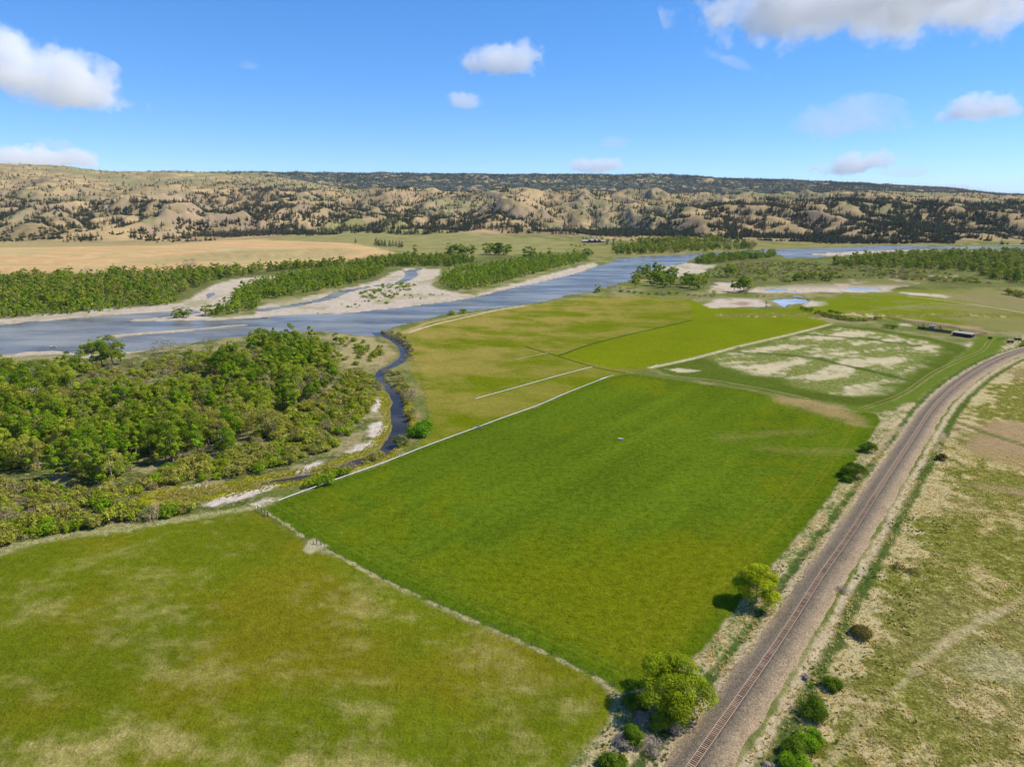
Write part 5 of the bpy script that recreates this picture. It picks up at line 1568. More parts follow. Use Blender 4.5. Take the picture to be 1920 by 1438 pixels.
shrub_row([(1662, 614), (1676, 616), (1680, 614)], ['shrub'], "dark shrub in the pair left of the windbreak", "dark shrubs left of the windbreak", "farm_shrub", (3.4, 4.6))
shrub_row([(847, 590), (869, 587)], ['shrub'], "small round green bush on the river bank edge of the middle pasture", "small round river bank bushes", "bank_bush", (4.5, 5.5))
shrub_row([(1890, 552), (1903, 554), (1912, 556), (1921, 558)], ['oliveshrub'], "rounded olive shrub at the right end of the upper meadow", "olive shrubs at the upper meadow", "meadow_shrub", (7, 9))
shrub_row([(1293, 555), (1303, 556), (1312, 557), (1322, 556), (1334, 557), (1420, 557), (1432, 557), (1398, 552)], ['twigshrub'], "low brown brush at the top edge of the middle pasture", "low brown brush at the pasture's top edge", "low_brush", (2.5, 3.5))
shrub_row([(1165, 548), (1178, 549), (1190, 550), (1203, 551), (1217, 553), (1232, 553), (1244, 554), (1256, 552), (1270, 552)], ['oliveshrub', 'shrub', 'twigshrub'], "low olive brush between the river bank clump and the pasture", "low olive brush below the bank clump", "low_brush", (3, 4.5))
shrub_row([(1919, 648), (1926, 645)], ['shrub'], "dark bush at the right end of the corrals by the railway", "dark bushes at the right end of the corrals", "farm_shrub", (4, 5))


# ---------------- pines on the hills
def pines():
    r2 = np.random.RandomState(77)
    n = 240000
    u = r2.uniform(0, 1, n); Yp = 1950 * (9400 / 1950.0) ** u
    pxx = r2.uniform(-120, 2040, n)
    Xp = (pxx - 960) / 1323 * Yp
    z = hill_z(Xp, Yp)
    foot = 2050 + 430 * ss(300, 640, pxx) * ss(1320, 1050, pxx) - 140 * ss(1300, 1600, pxx)
    e = 15.0
    curv = hill_z(Xp + e * 3, Yp) + hill_z(Xp - e * 3, Yp) + hill_z(Xp, Yp + e * 3) + hill_z(Xp, Yp - e * 3) - 4 * z
    c1 = fbm(Xp, Yp, 420, 4, 301); c2 = fbm(Xp, Yp, 110, 3, 302)
    # where the photograph shows most trees
    tab_x = [-120, 0, 250, 500, 700, 900, 1100, 1300, 1500, 1700, 2040]
    tab_d = [1950, 2300, 2700, 3200, 3900, 4700, 5600, 6600, 8000, 9400]
    T = np.array([[.25, .45, .85, .9, .35, .35, .15, .15, .3, .3],
                  [.25, .45, .85, .9, .35, .35, .15, .15, .3, .3],
                  [.20, .40, .75, .9, .60, .35, .10, .12, .3, .3],
                  [.05, .20, .75, .9, .95, .70, .30, .25, 1., 1.],
                  [.0, .10, .8, .9, .8, .85, .5, .5, 1., 1.],
                  [.0, .10, .9, .5, .25, .8, .6, .6, 1., 1.],
                  [.0, .15, .85, .4, .35, .7, .5, .6, 1., 1.],
                  [.1, .55, .9, .75, .45, .45, .5, .8, 1., 1.],
                  [.1, .65, .95, .85, .55, .45, .5, .8, 1., 1.],
                  [.35, .9, 1., .85, .65, .45, .5, .7, 1., 1.],
                  [.35, .9, .9, .7, .55, .45, .5, .7, .8, .8]])
    ii = np.clip(np.searchsorted(tab_x, pxx) - 1, 0, len(tab_x) - 2); jj = np.clip(np.searchsorted(tab_d, Yp) - 1, 0, len(tab_d) - 2)
    tx = np.array(tab_x, float); td = np.array(tab_d, float)
    a = (pxx - tx[ii]) / (tx[ii + 1] - tx[ii]); b = (Yp - td[jj]) / (td[jj + 1] - td[jj])
    dn = T[ii, jj] * (1 - a) * (1 - b) + T[ii + 1, jj] * a * (1 - b) + T[ii, jj + 1] * (1 - a) * b + T[ii + 1, jj + 1] * a * b
    pr = dn * ss(-0.20, 0.12, c1 * 1.0 + c2 * 0.35 + np.clip(curv / 9, -.55, .55) + (dn - 0.6) * 1.0)
    keep = (r2.uniform(size=n) < pr) & (Yp > foot - 40)
    keep &= r2.uniform(size=n) < np.where(Yp > 6500, 0.95, 0.92)
    Xp, Yp, z, pxx = Xp[keep], Yp[keep], z[keep], pxx[keep]
    z = ground_z(Xp, Yp)
    burnt = fbm(Xp, Yp, 420, 2, 303) > 0.22
    N_ = len(Xp)
    kinds = []
    for i in range(N_):
        q = r2.uniform()
        if Yp[i] < 2350 and q < 0.5:
            kinds.append('juniper')
        elif burnt[i] and q < 0.6:
            kinds.append('burnt')
        elif q < 0.12:
            kinds.append('juniper')
        else:
            kinds.append('pine')
    hts = r2.uniform(9, 19, N_)
    order = np.argsort(Yp / (hts + 4))
    inv = (pxx > -10) & (pxx < 1930)
    LB = {'pine': ("dark green pine on the foot of the tan hills across the valley", "dark pines at the foot of the hills", "pine_tree"),
          'juniper': ("low round dark juniper on the bare foot of the tan hills", "round junipers at the foot of the hills", "juniper"),
          'burnt': ("thin brown fire-killed pine on the foot of the tan hills", "fire-killed pines at the foot of the hills", "dead_pine")}
    n = 0; items = {}
    P_ = []; R_ = []; S_ = []; I_ = []; protos_ = []
    for i in order:
        k_ = kinds[i]; v = PROTO[k_][r2.randint(99) % len(PROTO[k_])]
        h = hts[i] if k_ != 'juniper' else r2.uniform(3.5, 6.5)
        s = h / v['h'] * (1.12 if Yp[i] < 6500 else 1.3)
        if n < 300 and inv[i] and k_ != 'juniper':
            _l, _g, nm = LB[k_]
            pq = pxx[i]
            zz_ = "above the left part of the tan bench" if pq < 200 else ("above the middle of the tan bench" if pq < 430 else ("above the right end of the tan bench" if pq < 680 else ("behind the two pine bunches" if pq < 850 else ("behind the ranch cottonwoods" if pq < 1050 else
                  ("behind the log lodge" if pq < 1230 else ("across the river behind the tree strip" if pq < 1450 else ("across from the long gravel spit" if pq < 1700 else "at the water above the right wood")))))))
            lab = "%s %s on the slope %s" % ("tall" if hts[i] > 14 else "shorter", {"pine": "dark green pine", "burnt": "brown fire-killed pine"}[k_], zz_)
            if pq > 1450:
                lab += ", " + ["left part", "middle part", "right part"][int(min(2, ((pq - 1450) % 250) / 84 if pq < 1700 else (pq - 1700) / 80))]
            grp = lab
            link(nm, v['join'], (Xp[i], Yp[i], z[i] - .3), r2.uniform(0, 6.28), (s, s, s), label=lab, cat="tree", group=grp); n += 1
        else:
            m = v['join']
            if m not in protos_:
                protos_.append(m)
            P_.append((Xp[i], Yp[i], z[i] - .3)); R_.append(r2.uniform(0, 6.28)); S_.append((s * 1.1, s * 1.1, s)); I_.append(protos_.index(m))
    o = gn_scatter("pine_forest", protos_, P_, np.array(R_), S_, I_)
    o["label"] = "pines and junipers scattered over the hills across the valley"
    o["category"] = "trees"
    print("pines", N_)


pines()


# ------------------------------------------------------------------ irrigation wheel lines, fence, trough
ALU = plain("white_aluminium_pipe", (0.80, 0.80, 0.74), 0.5, 0.0, 0.08, 0.5)
STEEL = plain("galvanised_steel", (0.45, 0.44, 0.40), 0.5, 0.3, 0.15, 2)
DARKM = plain("dark_machine_paint", (0.10, 0.09, 0.08), 0.6, 0, 0.2, 2)
WOODP = plain("weathered_post_wood", (0.115, 0.085, 0.06), 0.9, 0, 0.3, 3)
WIRE = plain("fence_wire", (0.25, 0.23, 0.20), 0.5, 0.5, 0.1, 2)


def wheel_mesh(r=0.95):
    b = MB(); n = 16
    ring = [(r * math.cos(2 * math.pi * i / n), 0, r * math.sin(2 * math.pi * i / n)) for i in range(n + 1)]
    b.tube(ring, 0.05, 4, False)
    for i in range(8):
        t = 2 * math.pi * i / 8
        b.tube([(0, 0, 0), (r * math.cos(t), 0, r * math.sin(t))], 0.022, 3, False)
    b.tube([(0, -0.15, 0), (0, 0.15, 0)], 0.12, 8)
    return b.mesh("wheel", STEEL)


WHEEL = wheel_mesh()


def mover(name, x, y, a, parent):
    """four-wheeled drive carriage in the middle of a wheel line"""
    b = MB()
    for s in (-1, 1):
        b.box((0, s * 0.9, 0.8), (3.2, 0.12, 0.14))
    for s in (-1, 0, 1):
        b.box((s * 1.3, 0, 0.8), (0.12, 1.9, 0.12))
    b.box((0, 0, 1.05), (0.9, 0.6, 0.5)); b.box((0.1, 0, 1.36), (0.5, 0.4, 0.16)); b.tube([(0.3, 0.2, 1.4), (0.3, 0.2, 1.75)], 0.04, 5)
    fr = b.build("carriage", DARKM, parent, (x, y, 0), a)
    for sx in (-1.35, 1.35):
        for sy in (-1, 1):
            w = link("carriage_wheel", WHEEL, (sx, sy, 0.85), 0, 0.85, fr)


def wheel_line(line_px, label, with_mover, name="wheel_line_irrigator"):
    q = spline(W(line_px), 12.2)
    o0 = q[len(q) // 2]
    root = thing(name, (o0[0], o0[1], 0.0), label, "irrigation line")
    L_ = [(p[0] - o0[0], p[1] - o0[1], 0.95) for p in q]
    b = MB(); b.tube(L_, 0.12, 6); b.build("pipe", ALU, root)
    tg = np.gradient(q, axis=0)
    for i in range(len(q)):
        a = math.atan2(tg[i, 1], tg[i, 0]) - math.pi / 2
        if i % 1 == 0:
            link("wheel", WHEEL, (L_[i][0], L_[i][1], 0.95), a, 1, root)
        if i < len(q) - 1:
            mx, my = (L_[i][0] + L_[i + 1][0]) / 2, (L_[i][1] + L_[i + 1][1]) / 2
            s = MB(); s.tube([(mx, my, 1.0), (mx, my, 1.35)], 0.04, 5); s.box((mx, my, 1.38), (0.16, 0.06, 0.06)); s.build("sprinkler", STEEL, root)
    if with_mover:
        mx, my = at(*with_mover); j = int(np.argmin(np.hypot(q[:, 0] - mx, q[:, 1] - my)))
        mover("mover", mx - o0[0], my - o0[1], math.atan2(tg[j, 1], tg[j, 0]) + math.pi / 2, root)
    return root


wheel_line([(522, 942), (560, 928), (647, 896), (700, 878), (757, 856), (797, 840), (867, 814), (895, 804), (957, 781), (1013, 761), (1063, 739), (1140, 709), (1162, 703)],
           "long white irrigation pipe on wheels along the upper edge of the big green field", (897, 803))
wheel_line([(892, 750), (950, 734), (1010, 717), (1060, 703), (1115, 689)], "shorter white irrigation pipe on wheels alone in the middle pasture", None)
root = thing("irrigation_mover", (*at(1385, 653), 0.0), "dark wheeled irrigation mover on the cream strip beside the pale field", "machine")
mover("mover", 0, 0, 0.6, root)
# short loose pipes
for pts, lab, grp in (([(1125, 711), (1150, 704)], "short white pipe lying beside the upper end of the long irrigation line", None), ([(967, 674), (1027, 662)], "faint thin pipe lying in the grass at the upper middle pasture", None),
                      ([(1222, 689), (1232, 684)], "short pipe end at the lower tip of the cream strip", None), ([(480, 952), (488, 949)], "short white pipe beside the corner posts of the near fields", None)):
    q = W(pts); b = MB()
    c = q.mean(0)
    b.tube([(p[0] - c[0], p[1] - c[1], 0.12) for p in q], 0.10, 6)
    for p in q:
        b.tube([(p[0] - c[0], p[1] - c[1], 0.0), (p[0] - c[0], p[1] - c[1], 0.45)], 0.05, 5)
    b.build("irrigation_pipe", ALU if "faint" not in lab else STEEL, None, (c[0], c[1], 0.05), label=lab, cat="pipe", group=grp)


def fence(pts_px, spacing, label, name="field_fence", post_h=1.45, post_r=0.09, skip=None, wires=4, braces=()):
    q = spline(W(pts_px), spacing)
    o0 = q[0]
    root = thing(name, (o0[0], o0[1], 0), label, "fence")
    pb = MB(); pb.tube([(0, 0, -0.4), (0, 0, post_h)], post_r, 6); pm = pb.mesh("post", WOODP)
    pz = ground_z(q[:, 0], q[:, 1])
    r2 = random.Random(5)
    for i, p in enumerate(q):
        o = link("post", pm, (p[0] - o0[0], p[1] - o0[1], float(pz[i])), r2.uniform(0, 3), (1, 1, r2.uniform(0.9, 1.08)), root)
        o.rotation_euler = (r2.uniform(-.05, .05), r2.uniform(-.05, .05), 0)
    for k_ in range(wires):
        w = MB(); w.tube([(p[0] - o0[0], p[1] - o0[1], float(pz[i]) + 0.3 + 0.32 * k_) for i, p in enumerate(q)], 0.012, 3, False)
        w.build("wire", WIRE, root)
    return root


fence([(503, 968), (540, 987), (583, 1016), (592, 1021)], 5.0, "wire fence from the corner posts down to the gate gap between the near fields", skip=None)
fence([(608, 1026), (700, 1076), (820, 1131), (940, 1184), (1040, 1230), (1130, 1276), (1180, 1296)], 6.0, "long wire fence between the two near green fields below the gate gap")
fence([(771, 664), (783, 690), (795, 725), (802, 765), (804, 790)], 9.0, "wire fence beside the creek brush at the middle pasture", post_h=1.4)


def brace(px0, px1, label, n=2, h=1.9):
    a = at(*px0); c = at(*px1)
    root = thing("fence_brace", (a[0], a[1], 0), label, "fence brace")
    for i in range(n):
        t = i / (n - 1); b = MB(); b.tube([(0, 0, -0.3), (0, 0, h)], 0.14, 7)
        b.build("post", WOODP, root, ((c[0] - a[0]) * t, (c[1] - a[1]) * t, 0))
    b = MB(); b.tube([(0, 0, h * 0.8), (c[0] - a[0], c[1] - a[1], h * 0.8)], 0.08, 6); b.build("rail", WOODP, root)
    b = MB(); b.tube([(0, 0, h * 0.75), ((c[0] - a[0]) * .96, (c[1] - a[1]) * .96, 0.25)], 0.05, 5); b.build("diagonal", WIRE, root)


brace((484, 957), (497, 965), "dark wooden corner brace where the near fields and brush meet", 3)
brace((594, 1019), (602, 1022), "dark wooden gate posts at the gap between the near fields", 2)
brace((497, 965), (502, 968), "short dark wooden end brace just below the corner brace", 2)

# the small white trough in the big field
b = MB()
L_, w_, h_ = 2.4, 0.9, 0.55
vo = [(-L_ / 2, -w_ / 2, h_), (L_ / 2, -w_ / 2, h_), (L_ / 2, w_ / 2, h_), (-L_ / 2, w_ / 2, h_), (-L_ / 2 + .15, -w_ / 2 + .12, 0), (L_ / 2 - .15, -w_ / 2 + .12, 0), (L_ / 2 - .15, w_ / 2 - .12, 0), (-L_ / 2 + .15, w_ / 2 - .12, 0),
      (-L_ / 2 + .08, -w_ / 2 + .08, h_), (L_ / 2 - .08, -w_ / 2 + .08, h_), (L_ / 2 - .08, w_ / 2 - .08, h_), (-L_ / 2 + .08, w_ / 2 - .08, h_),
      (-L_ / 2 + .2, -w_ / 2 + .2, .12), (L_ / 2 - .2, -w_ / 2 + .2, .12), (L_ / 2 - .2, w_ / 2 - .2, .12), (-L_ / 2 + .2, w_ / 2 - .2, .12)]
b.poly(vo, [(0, 4, 5, 1), (1, 5, 6, 2), (2, 6, 7, 3), (3, 7, 4, 0), (4, 7, 6, 5), (0, 1, 9, 8), (1, 2, 10, 9), (2, 3, 11, 10), (3, 0, 8, 11), (8, 9, 13, 12), (9, 10, 14, 13), (10, 11, 15, 14), (11, 8, 12, 15), (12, 13, 14, 15)])
b.build("white_trough", ALU, None, (*at(1164, 824), 0.05), -0.15, label="small white trough lying alone in the big green field", cat="trough")

# ------------------------------------------------------------------ river boat
bl = at(100, 651, WATER_Z)
boat = thing("drift_boat", (bl[0], bl[1], WATER_Z - 0.05), "small pale drift boat floating on the river near the left bank", "boat", None, 0.15)
hull = MB()
xs = np.linspace(-2.4, 2.4, 11); ring = []
for x_ in xs:
    t = x_ / 2.4; wdt = 0.95 * math.sqrt(max(0.02, 1 - t ** 4)); top = 0.55 + 0.45 * t * t + (0.15 if t > 0 else 0) * t; bot = 0.0 + 0.25 * t * t
    ring.append([(x_, -wdt, top), (x_, -wdt * .7, bot), (x_, 0, bot - .02), (x_, wdt * .7, bot), (x_, wdt, top), (x_, wdt - .08, top), (x_, wdt * .62, bot + .1), (x_, 0, bot + .1), (x_, -wdt * .62, bot + .1), (x_, -wdt + .08, top)])
vv = [p for r_ in ring for p in r_]; ff = []
for i in range(10):
    for j in range(10):
        ff.append((i * 10 + j, i * 10 + (j + 1) % 10, (i + 1) * 10 + (j + 1) % 10, (i + 1) * 10 + j))
ff += [tuple(range(10))[::-1], tuple(100 + j for j in range(10))]
hull.poly(vv, ff)
hull.build("hull", plain("boat_paint", (0.55, 0.50, 0.40), 0.5, 0, 0.1, 2), boat)
for x_ in (-1.2, 0.1, 1.2):
    s = MB(); s.box((x_, 0, 0.45), (0.35, 1.4, 0.08)); s.build("seat", DARKM, boat)
for s_ in (-1, 1):
    o_ = MB(); o_.tube([(0.2, s_ * 0.6, 0.7), (0.5, s_ * 2.3, 0.15)], 0.03, 5); o_.box((0.53, s_ * 2.45, 0.12), (0.14, 0.5, 0.03)); o_.build("oar", WOODP, boat)

# ------------------------------------------------------------------ buildings
ROOFP = plain("lodge_roof_shingle", (0.40, 0.30, 0.29), 0.8, 0, 0.2, 0.5)
LOGW = plain("dark_log_wall", (0.085, 0.055, 0.045), 0.9, 0, 0.25, 1)
GLASS = plain("window_glass", (0.05, 0.06, 0.07), 0.15, 0, 0.1, 1)
STONE = plain("chimney_stone", (0.33, 0.28, 0.24), 0.9, 0, 0.3, 1)
METALROOF = plain("metal_roof", (0.34, 0.30, 0.25), 0.95, 0.0, 0.12, 1)
BOARD = plain("dark_board", (0.045, 0.038, 0.035), 0.9, 0, 0.3, 2)


def gable(root, x, y, L_, Wd, hw, hr, a=0.0, front=True):
    """a wing: wall block, gable roof with eaves, windows with frames"""
    b = MB()
    vs = [(-L_ / 2, -Wd / 2, 0), (L_ / 2, -Wd / 2, 0), (L_ / 2, Wd / 2, 0), (-L_ / 2, Wd / 2, 0), (-L_ / 2, -Wd / 2, hw), (L_ / 2, -Wd / 2, hw), (L_ / 2, Wd / 2, hw), (-L_ / 2, Wd / 2, hw), (-L_ / 2, 0, hw + hr), (L_ / 2, 0, hw + hr)]
    b.poly(vs, [(0, 1, 5, 4), (2, 3, 7, 6), (1, 2, 6, 9, 5), (3, 0, 4, 8, 7)])
    wl_ = b.build("wall", LOGW, root, (x, y, 0), a)
    e = 0.9; s = hr / (Wd / 2); r = MB(); t = 0.3
    for sg in (-1, 1):
        y0 = sg * (Wd / 2 + e); z0 = hw - e * s
        q = [(-L_ / 2 - e, y0, z0 + .02), (L_ / 2 + e, y0, z0 + .02), (L_ / 2 + e, 0, hw + hr + .02), (-L_ / 2 - e, 0, hw + hr + .02)]
        q2 = [(p[0], p[1], p[2] + t) for p in q]
        r.poly(q + q2, [(0, 1, 2, 3), (4, 7, 6, 5), (0, 4, 5, 1), (1, 5, 6, 2), (2, 6, 7, 3), (3, 7, 4, 0)])
    r.build("roof", ROOFP, root, (x, y, 0), a)
    nw = max(1, int(L_ / 4.5))
    for i in range(nw):
        xx = (i - (nw - 1) / 2) * L_ / nw
        w = MB(); w.box((0, 0, 0), (2.0, 0.12, 1.6))
        ca, sa = math.cos(a), math.sin(a)
        yy = -Wd / 2 - 0.04
        f = w.build("window", LOGW if False else STONE, root, (x + xx * ca - yy * sa, y + xx * sa + yy * ca, hw * 0.5), a)
        g = MB(); g.box((0, -0.07, 0), (1.7, 0.05, 1.3)); g.build("pane", GLASS, f)
    return wl_


lx, ly = at(1112, 457.5)
lz = float(ground_z(np.array([lx]), np.array([ly]))[0])
lodge = thing("ranch_lodge", (lx, ly, lz), "large dark log lodge with many pinkish gables at the foot of the hills", "house")
gable(lodge, -24, 3, 16, 11, 4.5, 4.2)
gable(lodge, -11, -2, 12, 12, 4.5, 4.5, math.pi / 2)
gable(lodge, 2, 2, 20, 13, 6.0, 5.0)
gable(lodge, 4, -6, 11, 10, 5.5, 5.0, math.pi / 2)
gable(lodge, 17, 0, 12, 11, 4.8, 4.2, math.pi / 2)
gable(lodge, 26, 2, 14, 9, 4.0, 3.4)
for x_, y_, z_ in ((-20, 4, 11), (1, 4, 14), (14, 3, 11.5)):
    b = MB(); b.box((x_, y_, z_ / 2), (1.6, 1.6, z_)); b.box((x_, y_, z_ + .1), (1.9, 1.9, .3)); b.build("chimney", STONE, lodge)
far_trees([(1100, 452), (1108, 451), (1118, 452), (1128, 451), (1093, 452), (1140, 456), (1152, 455), (1163, 456), (1138, 460), (1150, 461)], ['farcot', 'pine', 'farcot'], (12, 17), "green tree close around the log lodge", "trees around the lodge", "lodge_tree")
far_trees([(1079, 480)], ['farcot'], (17, 18), "slim lone tree on the flat left below the lodge", None, "cottonwood_tree")
far_trees([(1096, 481), (1102, 481), (1108, 480)], ['farcot'], (15, 18), "green tree at the river's edge straight below the lodge", "trees at the water below the lodge", "cottonwood_tree")
shrub_row([(1072, 461), (1080, 462), (1088, 462), (1096, 461)], ['shrub'], "green hedge shrub left in front of the lodge", "hedge shrubs before the lodge", "hedge_shrub", (5, 6))

# windbreak of upright boards with the small shed at its right end
wbq = W([(1720, 617), (1736, 619), (1784, 626)])
wa = math.atan2(*(wbq[-1] - wbq[0])[::-1]); wlen = float(np.hypot(*(wbq[-1] - wbq[0])))
wb = thing("board_windbreak", (wbq[0][0], wbq[0][1], 0), "long dark board windbreak at the top of the pale field", "windbreak", None, wa)
bm_ = MB(); bm_.box((0, 0, 1.3), (0.55, 0.05, 2.6)); bmm = bm_.mesh("board", BOARD)
nb = int(wlen / 0.62)
for i in range(nb):
    link("board", bmm, (0.3 + i * 0.62, 0, 0), 0, (1, 1, 1 + 0.04 * math.sin(i * 3.7)), wb)
for z_ in (0.6, 2.1):
    r = MB(); r.box((wlen / 2, 0.09, z_), (wlen, 0.10, 0.16)); r.build("rail", WOODP, wb)
shq = W([(1788, 628), (1824, 633)]); sa_ = math.atan2(*(shq[1] - shq[0])[::-1]); sl = float(np.hypot(*(shq[1] - shq[0])))
sh = thing("cattle_shed", (*shq.mean(0), 0), "low open cattle shed with a pale metal roof at the right end of the windbreak", "shed", None, sa_)
b = MB(); b.box((0, 2.6, 1.3), (sl, 0.15, 2.6)); b.build("back_wall", BOARD, sh)
for s_ in (-1, 1):
    b = MB(); b.box((s_ * (sl / 2 - .08), 0, 1.4), (0.15, 5.0, 2.8)); b.build("side_wall", BOARD, sh)
b = MB(); b.box((0, -2.3, 1.7), (sl - .4, 0.12, 2.2)); b.build("front_wall", BOARD, sh)
b = MB(); b.box((0, 0, 3.05), (sl + .8, 6.2, 0.12), 0, (math.radians(5), 'X')); b.build("roof", METALROOF, sh)
hx_, hy_ = at(1751, 617)
hut = thing("feed_hut", (hx_, hy_ + 2.5, 0), "small grey-roofed hut just behind the windbreak", "hut", None, wa)
b = MB(); b.box((0, 0, 1.2), (4.5, 3, 2.4)); b.build("wall", STONE, hut)
b = MB()
b.poly([(-2.6, -1.9, 2.41), (2.6, -1.9, 2.41), (2.6, 1.9, 2.41), (-2.6, 1.9, 2.41), (-2.6, 0, 3.6), (2.6, 0, 3.6)], [(0, 1, 5, 4), (2, 3, 4, 5), (1, 2, 5), (3, 0, 4), (0, 3, 2, 1)]); b.build("roof", METALROOF, hut)


def corral(pts, label, name="corral_fence"):
    q = spline(W(pts), 3.0); o0 = q[0]
    root = thing(name, (o0[0], o0[1], 0), label, "corral")
    pb = MB(); pb.tube([(0, 0, -.3), (0, 0, 1.8)], 0.12, 6); pm = pb.mesh("post", WOODP)
    for p in q:
        link("post", pm, (p[0] - o0[0], p[1] - o0[1], 0), 0, 1, root)
    for z_ in (0.5, 0.9, 1.3, 1.65):
        r = MB(); r.tube([(p[0] - o0[0], p[1] - o0[1], z_) for p in q], 0.06, 4, False); r.build("rail", WOODP, root)


corral([(1664, 598), (1688, 602), (1712, 605), (1738, 608), (1780, 615), (1822, 622), (1850, 627)], "long rail fence along the back of the corrals")
corral([(1731, 609), (1733, 618)], "short rail fence across the left corral")
corral([(1762, 613), (1766, 622)], "short rail fence across the middle corral")
corral([(1798, 619), (1806, 627)], "short rail fence across the right corral")
corral([(1824, 632), (1840, 628), (1852, 627)], "rail fence slanting from the shed to the gate")
corral([(1871, 638), (1882, 636), (1900, 638), (1918, 642)], "rail fence right of the farm track")
for (px, py, L_, lab) in ((1908, 638, 5.0, "dark low stock trailer in the small pen right of the farm track"), (1894, 643, 4.5, "dark feed bunk lying below the stock trailer"), (1856, 636, 2.6, "dark chute box beside the farm track")):
    x_, y_ = at(px, py); r = thing("feed_bunk" if "trailer" not in lab else "stock_trailer", (x_, y_, 0), lab, "farm equipment", None, -0.2)
    b = MB(); b.box((0, 0, 1.0), (L_, 1.6, 0.9)); b.box((0, -.78, 1.6), (L_, .06, .3)); b.box((0, .78, 1.6), (L_, .06, .3)); b.build("body", BOARD, r)
    for sx in (-1, 1):
        b = MB(); b.tube([(sx * L_ * .3, -.9, .4), (sx * L_ * .3, .9, .4)], 0.4 if "trailer" in lab else 0.2, 10); b.build("wheel" if "trailer" in lab else "leg", DARKM, r)

# stranded logs on the banks
LOGM = plain("driftwood", (0.34, 0.29, 0.24), 0.9, 0, 0.3, 2)
lg = []
for i, (px, py, l_, a) in enumerate([(1063, 552, 14, 0.4), (498, 594, 9, 0.1), (505, 595, 5, 1.2), (160, 597, 9, 0.3), (240, 602, 8, .2), (618, 562, 7, .5), (596, 596 - 10, 6, 2.0), (430, 578, 8, .3), (1165, 541, 8, .3), (300, 595, 7, -.3)]):
    x_, y_ = at(px, py); b = MB()
    b.tube([(-l_ / 2, 0, 0), (0, 0.2, 0.12), (l_ / 2, -.1, 0.05)], [0.38, 0.32, 0.16], 7)
    b.tube([(l_ * .1, 0, .1), (l_ * .25, .9, .7)], [0.12, 0.04], 5); b.tube([(-l_ / 2, 0, 0), (-l_ / 2 - .3, .5, .5)], [0.2, 0.06], 5); b.tube([(-l_ / 2, 0, 0), (-l_ / 2 - .3, -.5, .3)], [0.2, 0.06], 5)
    z_ = float(ground_z(np.array([x_]), np.array([y_]))[0])
    o = b.build("drift_log", LOGM, None, (x_, y_, max(z_, WATER_Z) + .25), a, label="grey driftwood log with a root stub stranded along the river's edge", cat="log", group="driftwood logs along the river")


# ------------------------------------------------------------------ tufts of dry and green grass beside the railway
def tuft(seed, mat, n=14, h=0.55, w=0.5):
    rs_ = np.random.RandomState(seed); V = []; A = []
    for i in range(n):
        a = rs_.uniform(0, 6.28); r = rs_.uniform(0, w * .4); p = np.array([math.cos(a) * r, math.sin(a) * r, 0])
        d = np.array([math.cos(a), math.sin(a), 0]) * rs_.uniform(0.05, 0.5) * w; t = np.array([-math.sin(a), math.cos(a), 0]) * 0.07
        hh = h * rs_.uniform(.6, 1.2)
        V += [p - t, p + t, p + d + t * .5 + [0, 0, hh], p + d - t * .5 + [0, 0, hh]]; A += [rs_.uniform(.2, .9)] * 4
    return mesh_np("grass_tuft", np.array(V), np.arange(len(V)).reshape(-1, 4), [mat], attr={"v": A})


def tufts():
    r2 = np.random.RandomState(9)
    n = 42000
    t = r2.uniform(0, 1, n) ** 1.6
    seg = 60 + (t * 330 / 2.0).astype(int)
    seg = np.clip(seg, 0, len(rail_line) - 1)
    off = np.where(r2.uniform(size=n) < 0.75, r2.uniform(7.5, 80, n), -r2.uniform(5.5, 24, n))
    P = rail_line[seg] + _nrm[seg] * off[:, None] + r2.uniform(-1.2, 1.2, (n, 2))
    X, Y = P[:, 0], P[:, 1]
    fm = np.maximum(np.maximum(sdf(field_main, X, Y, 10), sdf(field_near, X, Y, 10)), sdf(field_pale, X, Y, 10))
    e1 = fbm(X * 0.8, Y * 0.8, 34, 5, 171, 0.6); e2 = fbm(X, Y, 7, 4, 172)
    keep = (fm < -0.4) & (e2 + 0.3 * e1 > -0.1) & (Y > 70) & ((np.abs(off) < 26) | (e1 > 0.05))
    X, Y, e1 = X[keep], Y[keep], e1[keep]
    Z = ground_z(X, Y)
    m = [tuft(1, STRAW, 14, .35), tuft(2, STRAW, 18, .3, .7), tuft(3, GRASSG, 12, .25), tuft(4, STRAW, 10, .45)]
    dry = e1 + r2.normal(size=len(X)) * 0.12 > -0.12
    idx = np.where(dry, np.array([0, 1, 3])[r2.randint(0, 3, len(X))], 2)
    S = r2.uniform(0.6, 1.4, len(X))
    o = gn_scatter("grass_tufts", m, np.stack([X, Y, Z - .03], 1), r2.uniform(0, 6.28, len(X)), np.stack([S, S, S], 1), idx)
    o["label"] = "dry and green grass tufts along both sides of the railway"
    o["category"] = "grass"
    # reeds in the marsh
    n = 6000
    q = marsh[r2.randint(0, len(marsh), n)] + r2.normal(size=(n, 2)) * 4.5
    d = pdist(marsh, q[:, 0], q[:, 1], 40)[0]; w = wet_sd(q[:, 0], q[:, 1])
    k_ = (w < -1.2) & (d < 9) & (sdf(field_main, q[:, 0], q[:, 1], 5) < -1)
    X, Y = q[k_, 0], q[k_, 1]
    S = r2.uniform(0.8, 1.5, len(X)); Z = ground_z(X, Y)
    yel = leaf_material("marsh_grass", (0.36, 0.34, 0.02), (0.42, 0.40, 0.05), .4)
    o = gn_scatter("marsh_reeds", [tuft(11, yel), tuft(12, STRAW)], np.stack([X, Y, Z - .03], 1), r2.uniform(0, 6.28, len(X)), np.stack([S, S, S], 1), (r2.uniform(size=len(X)) < .25).astype(int))
    o["label"] = "yellow-green reeds along the creek's marshy edge"
    o["category"] = "reeds"


tufts()


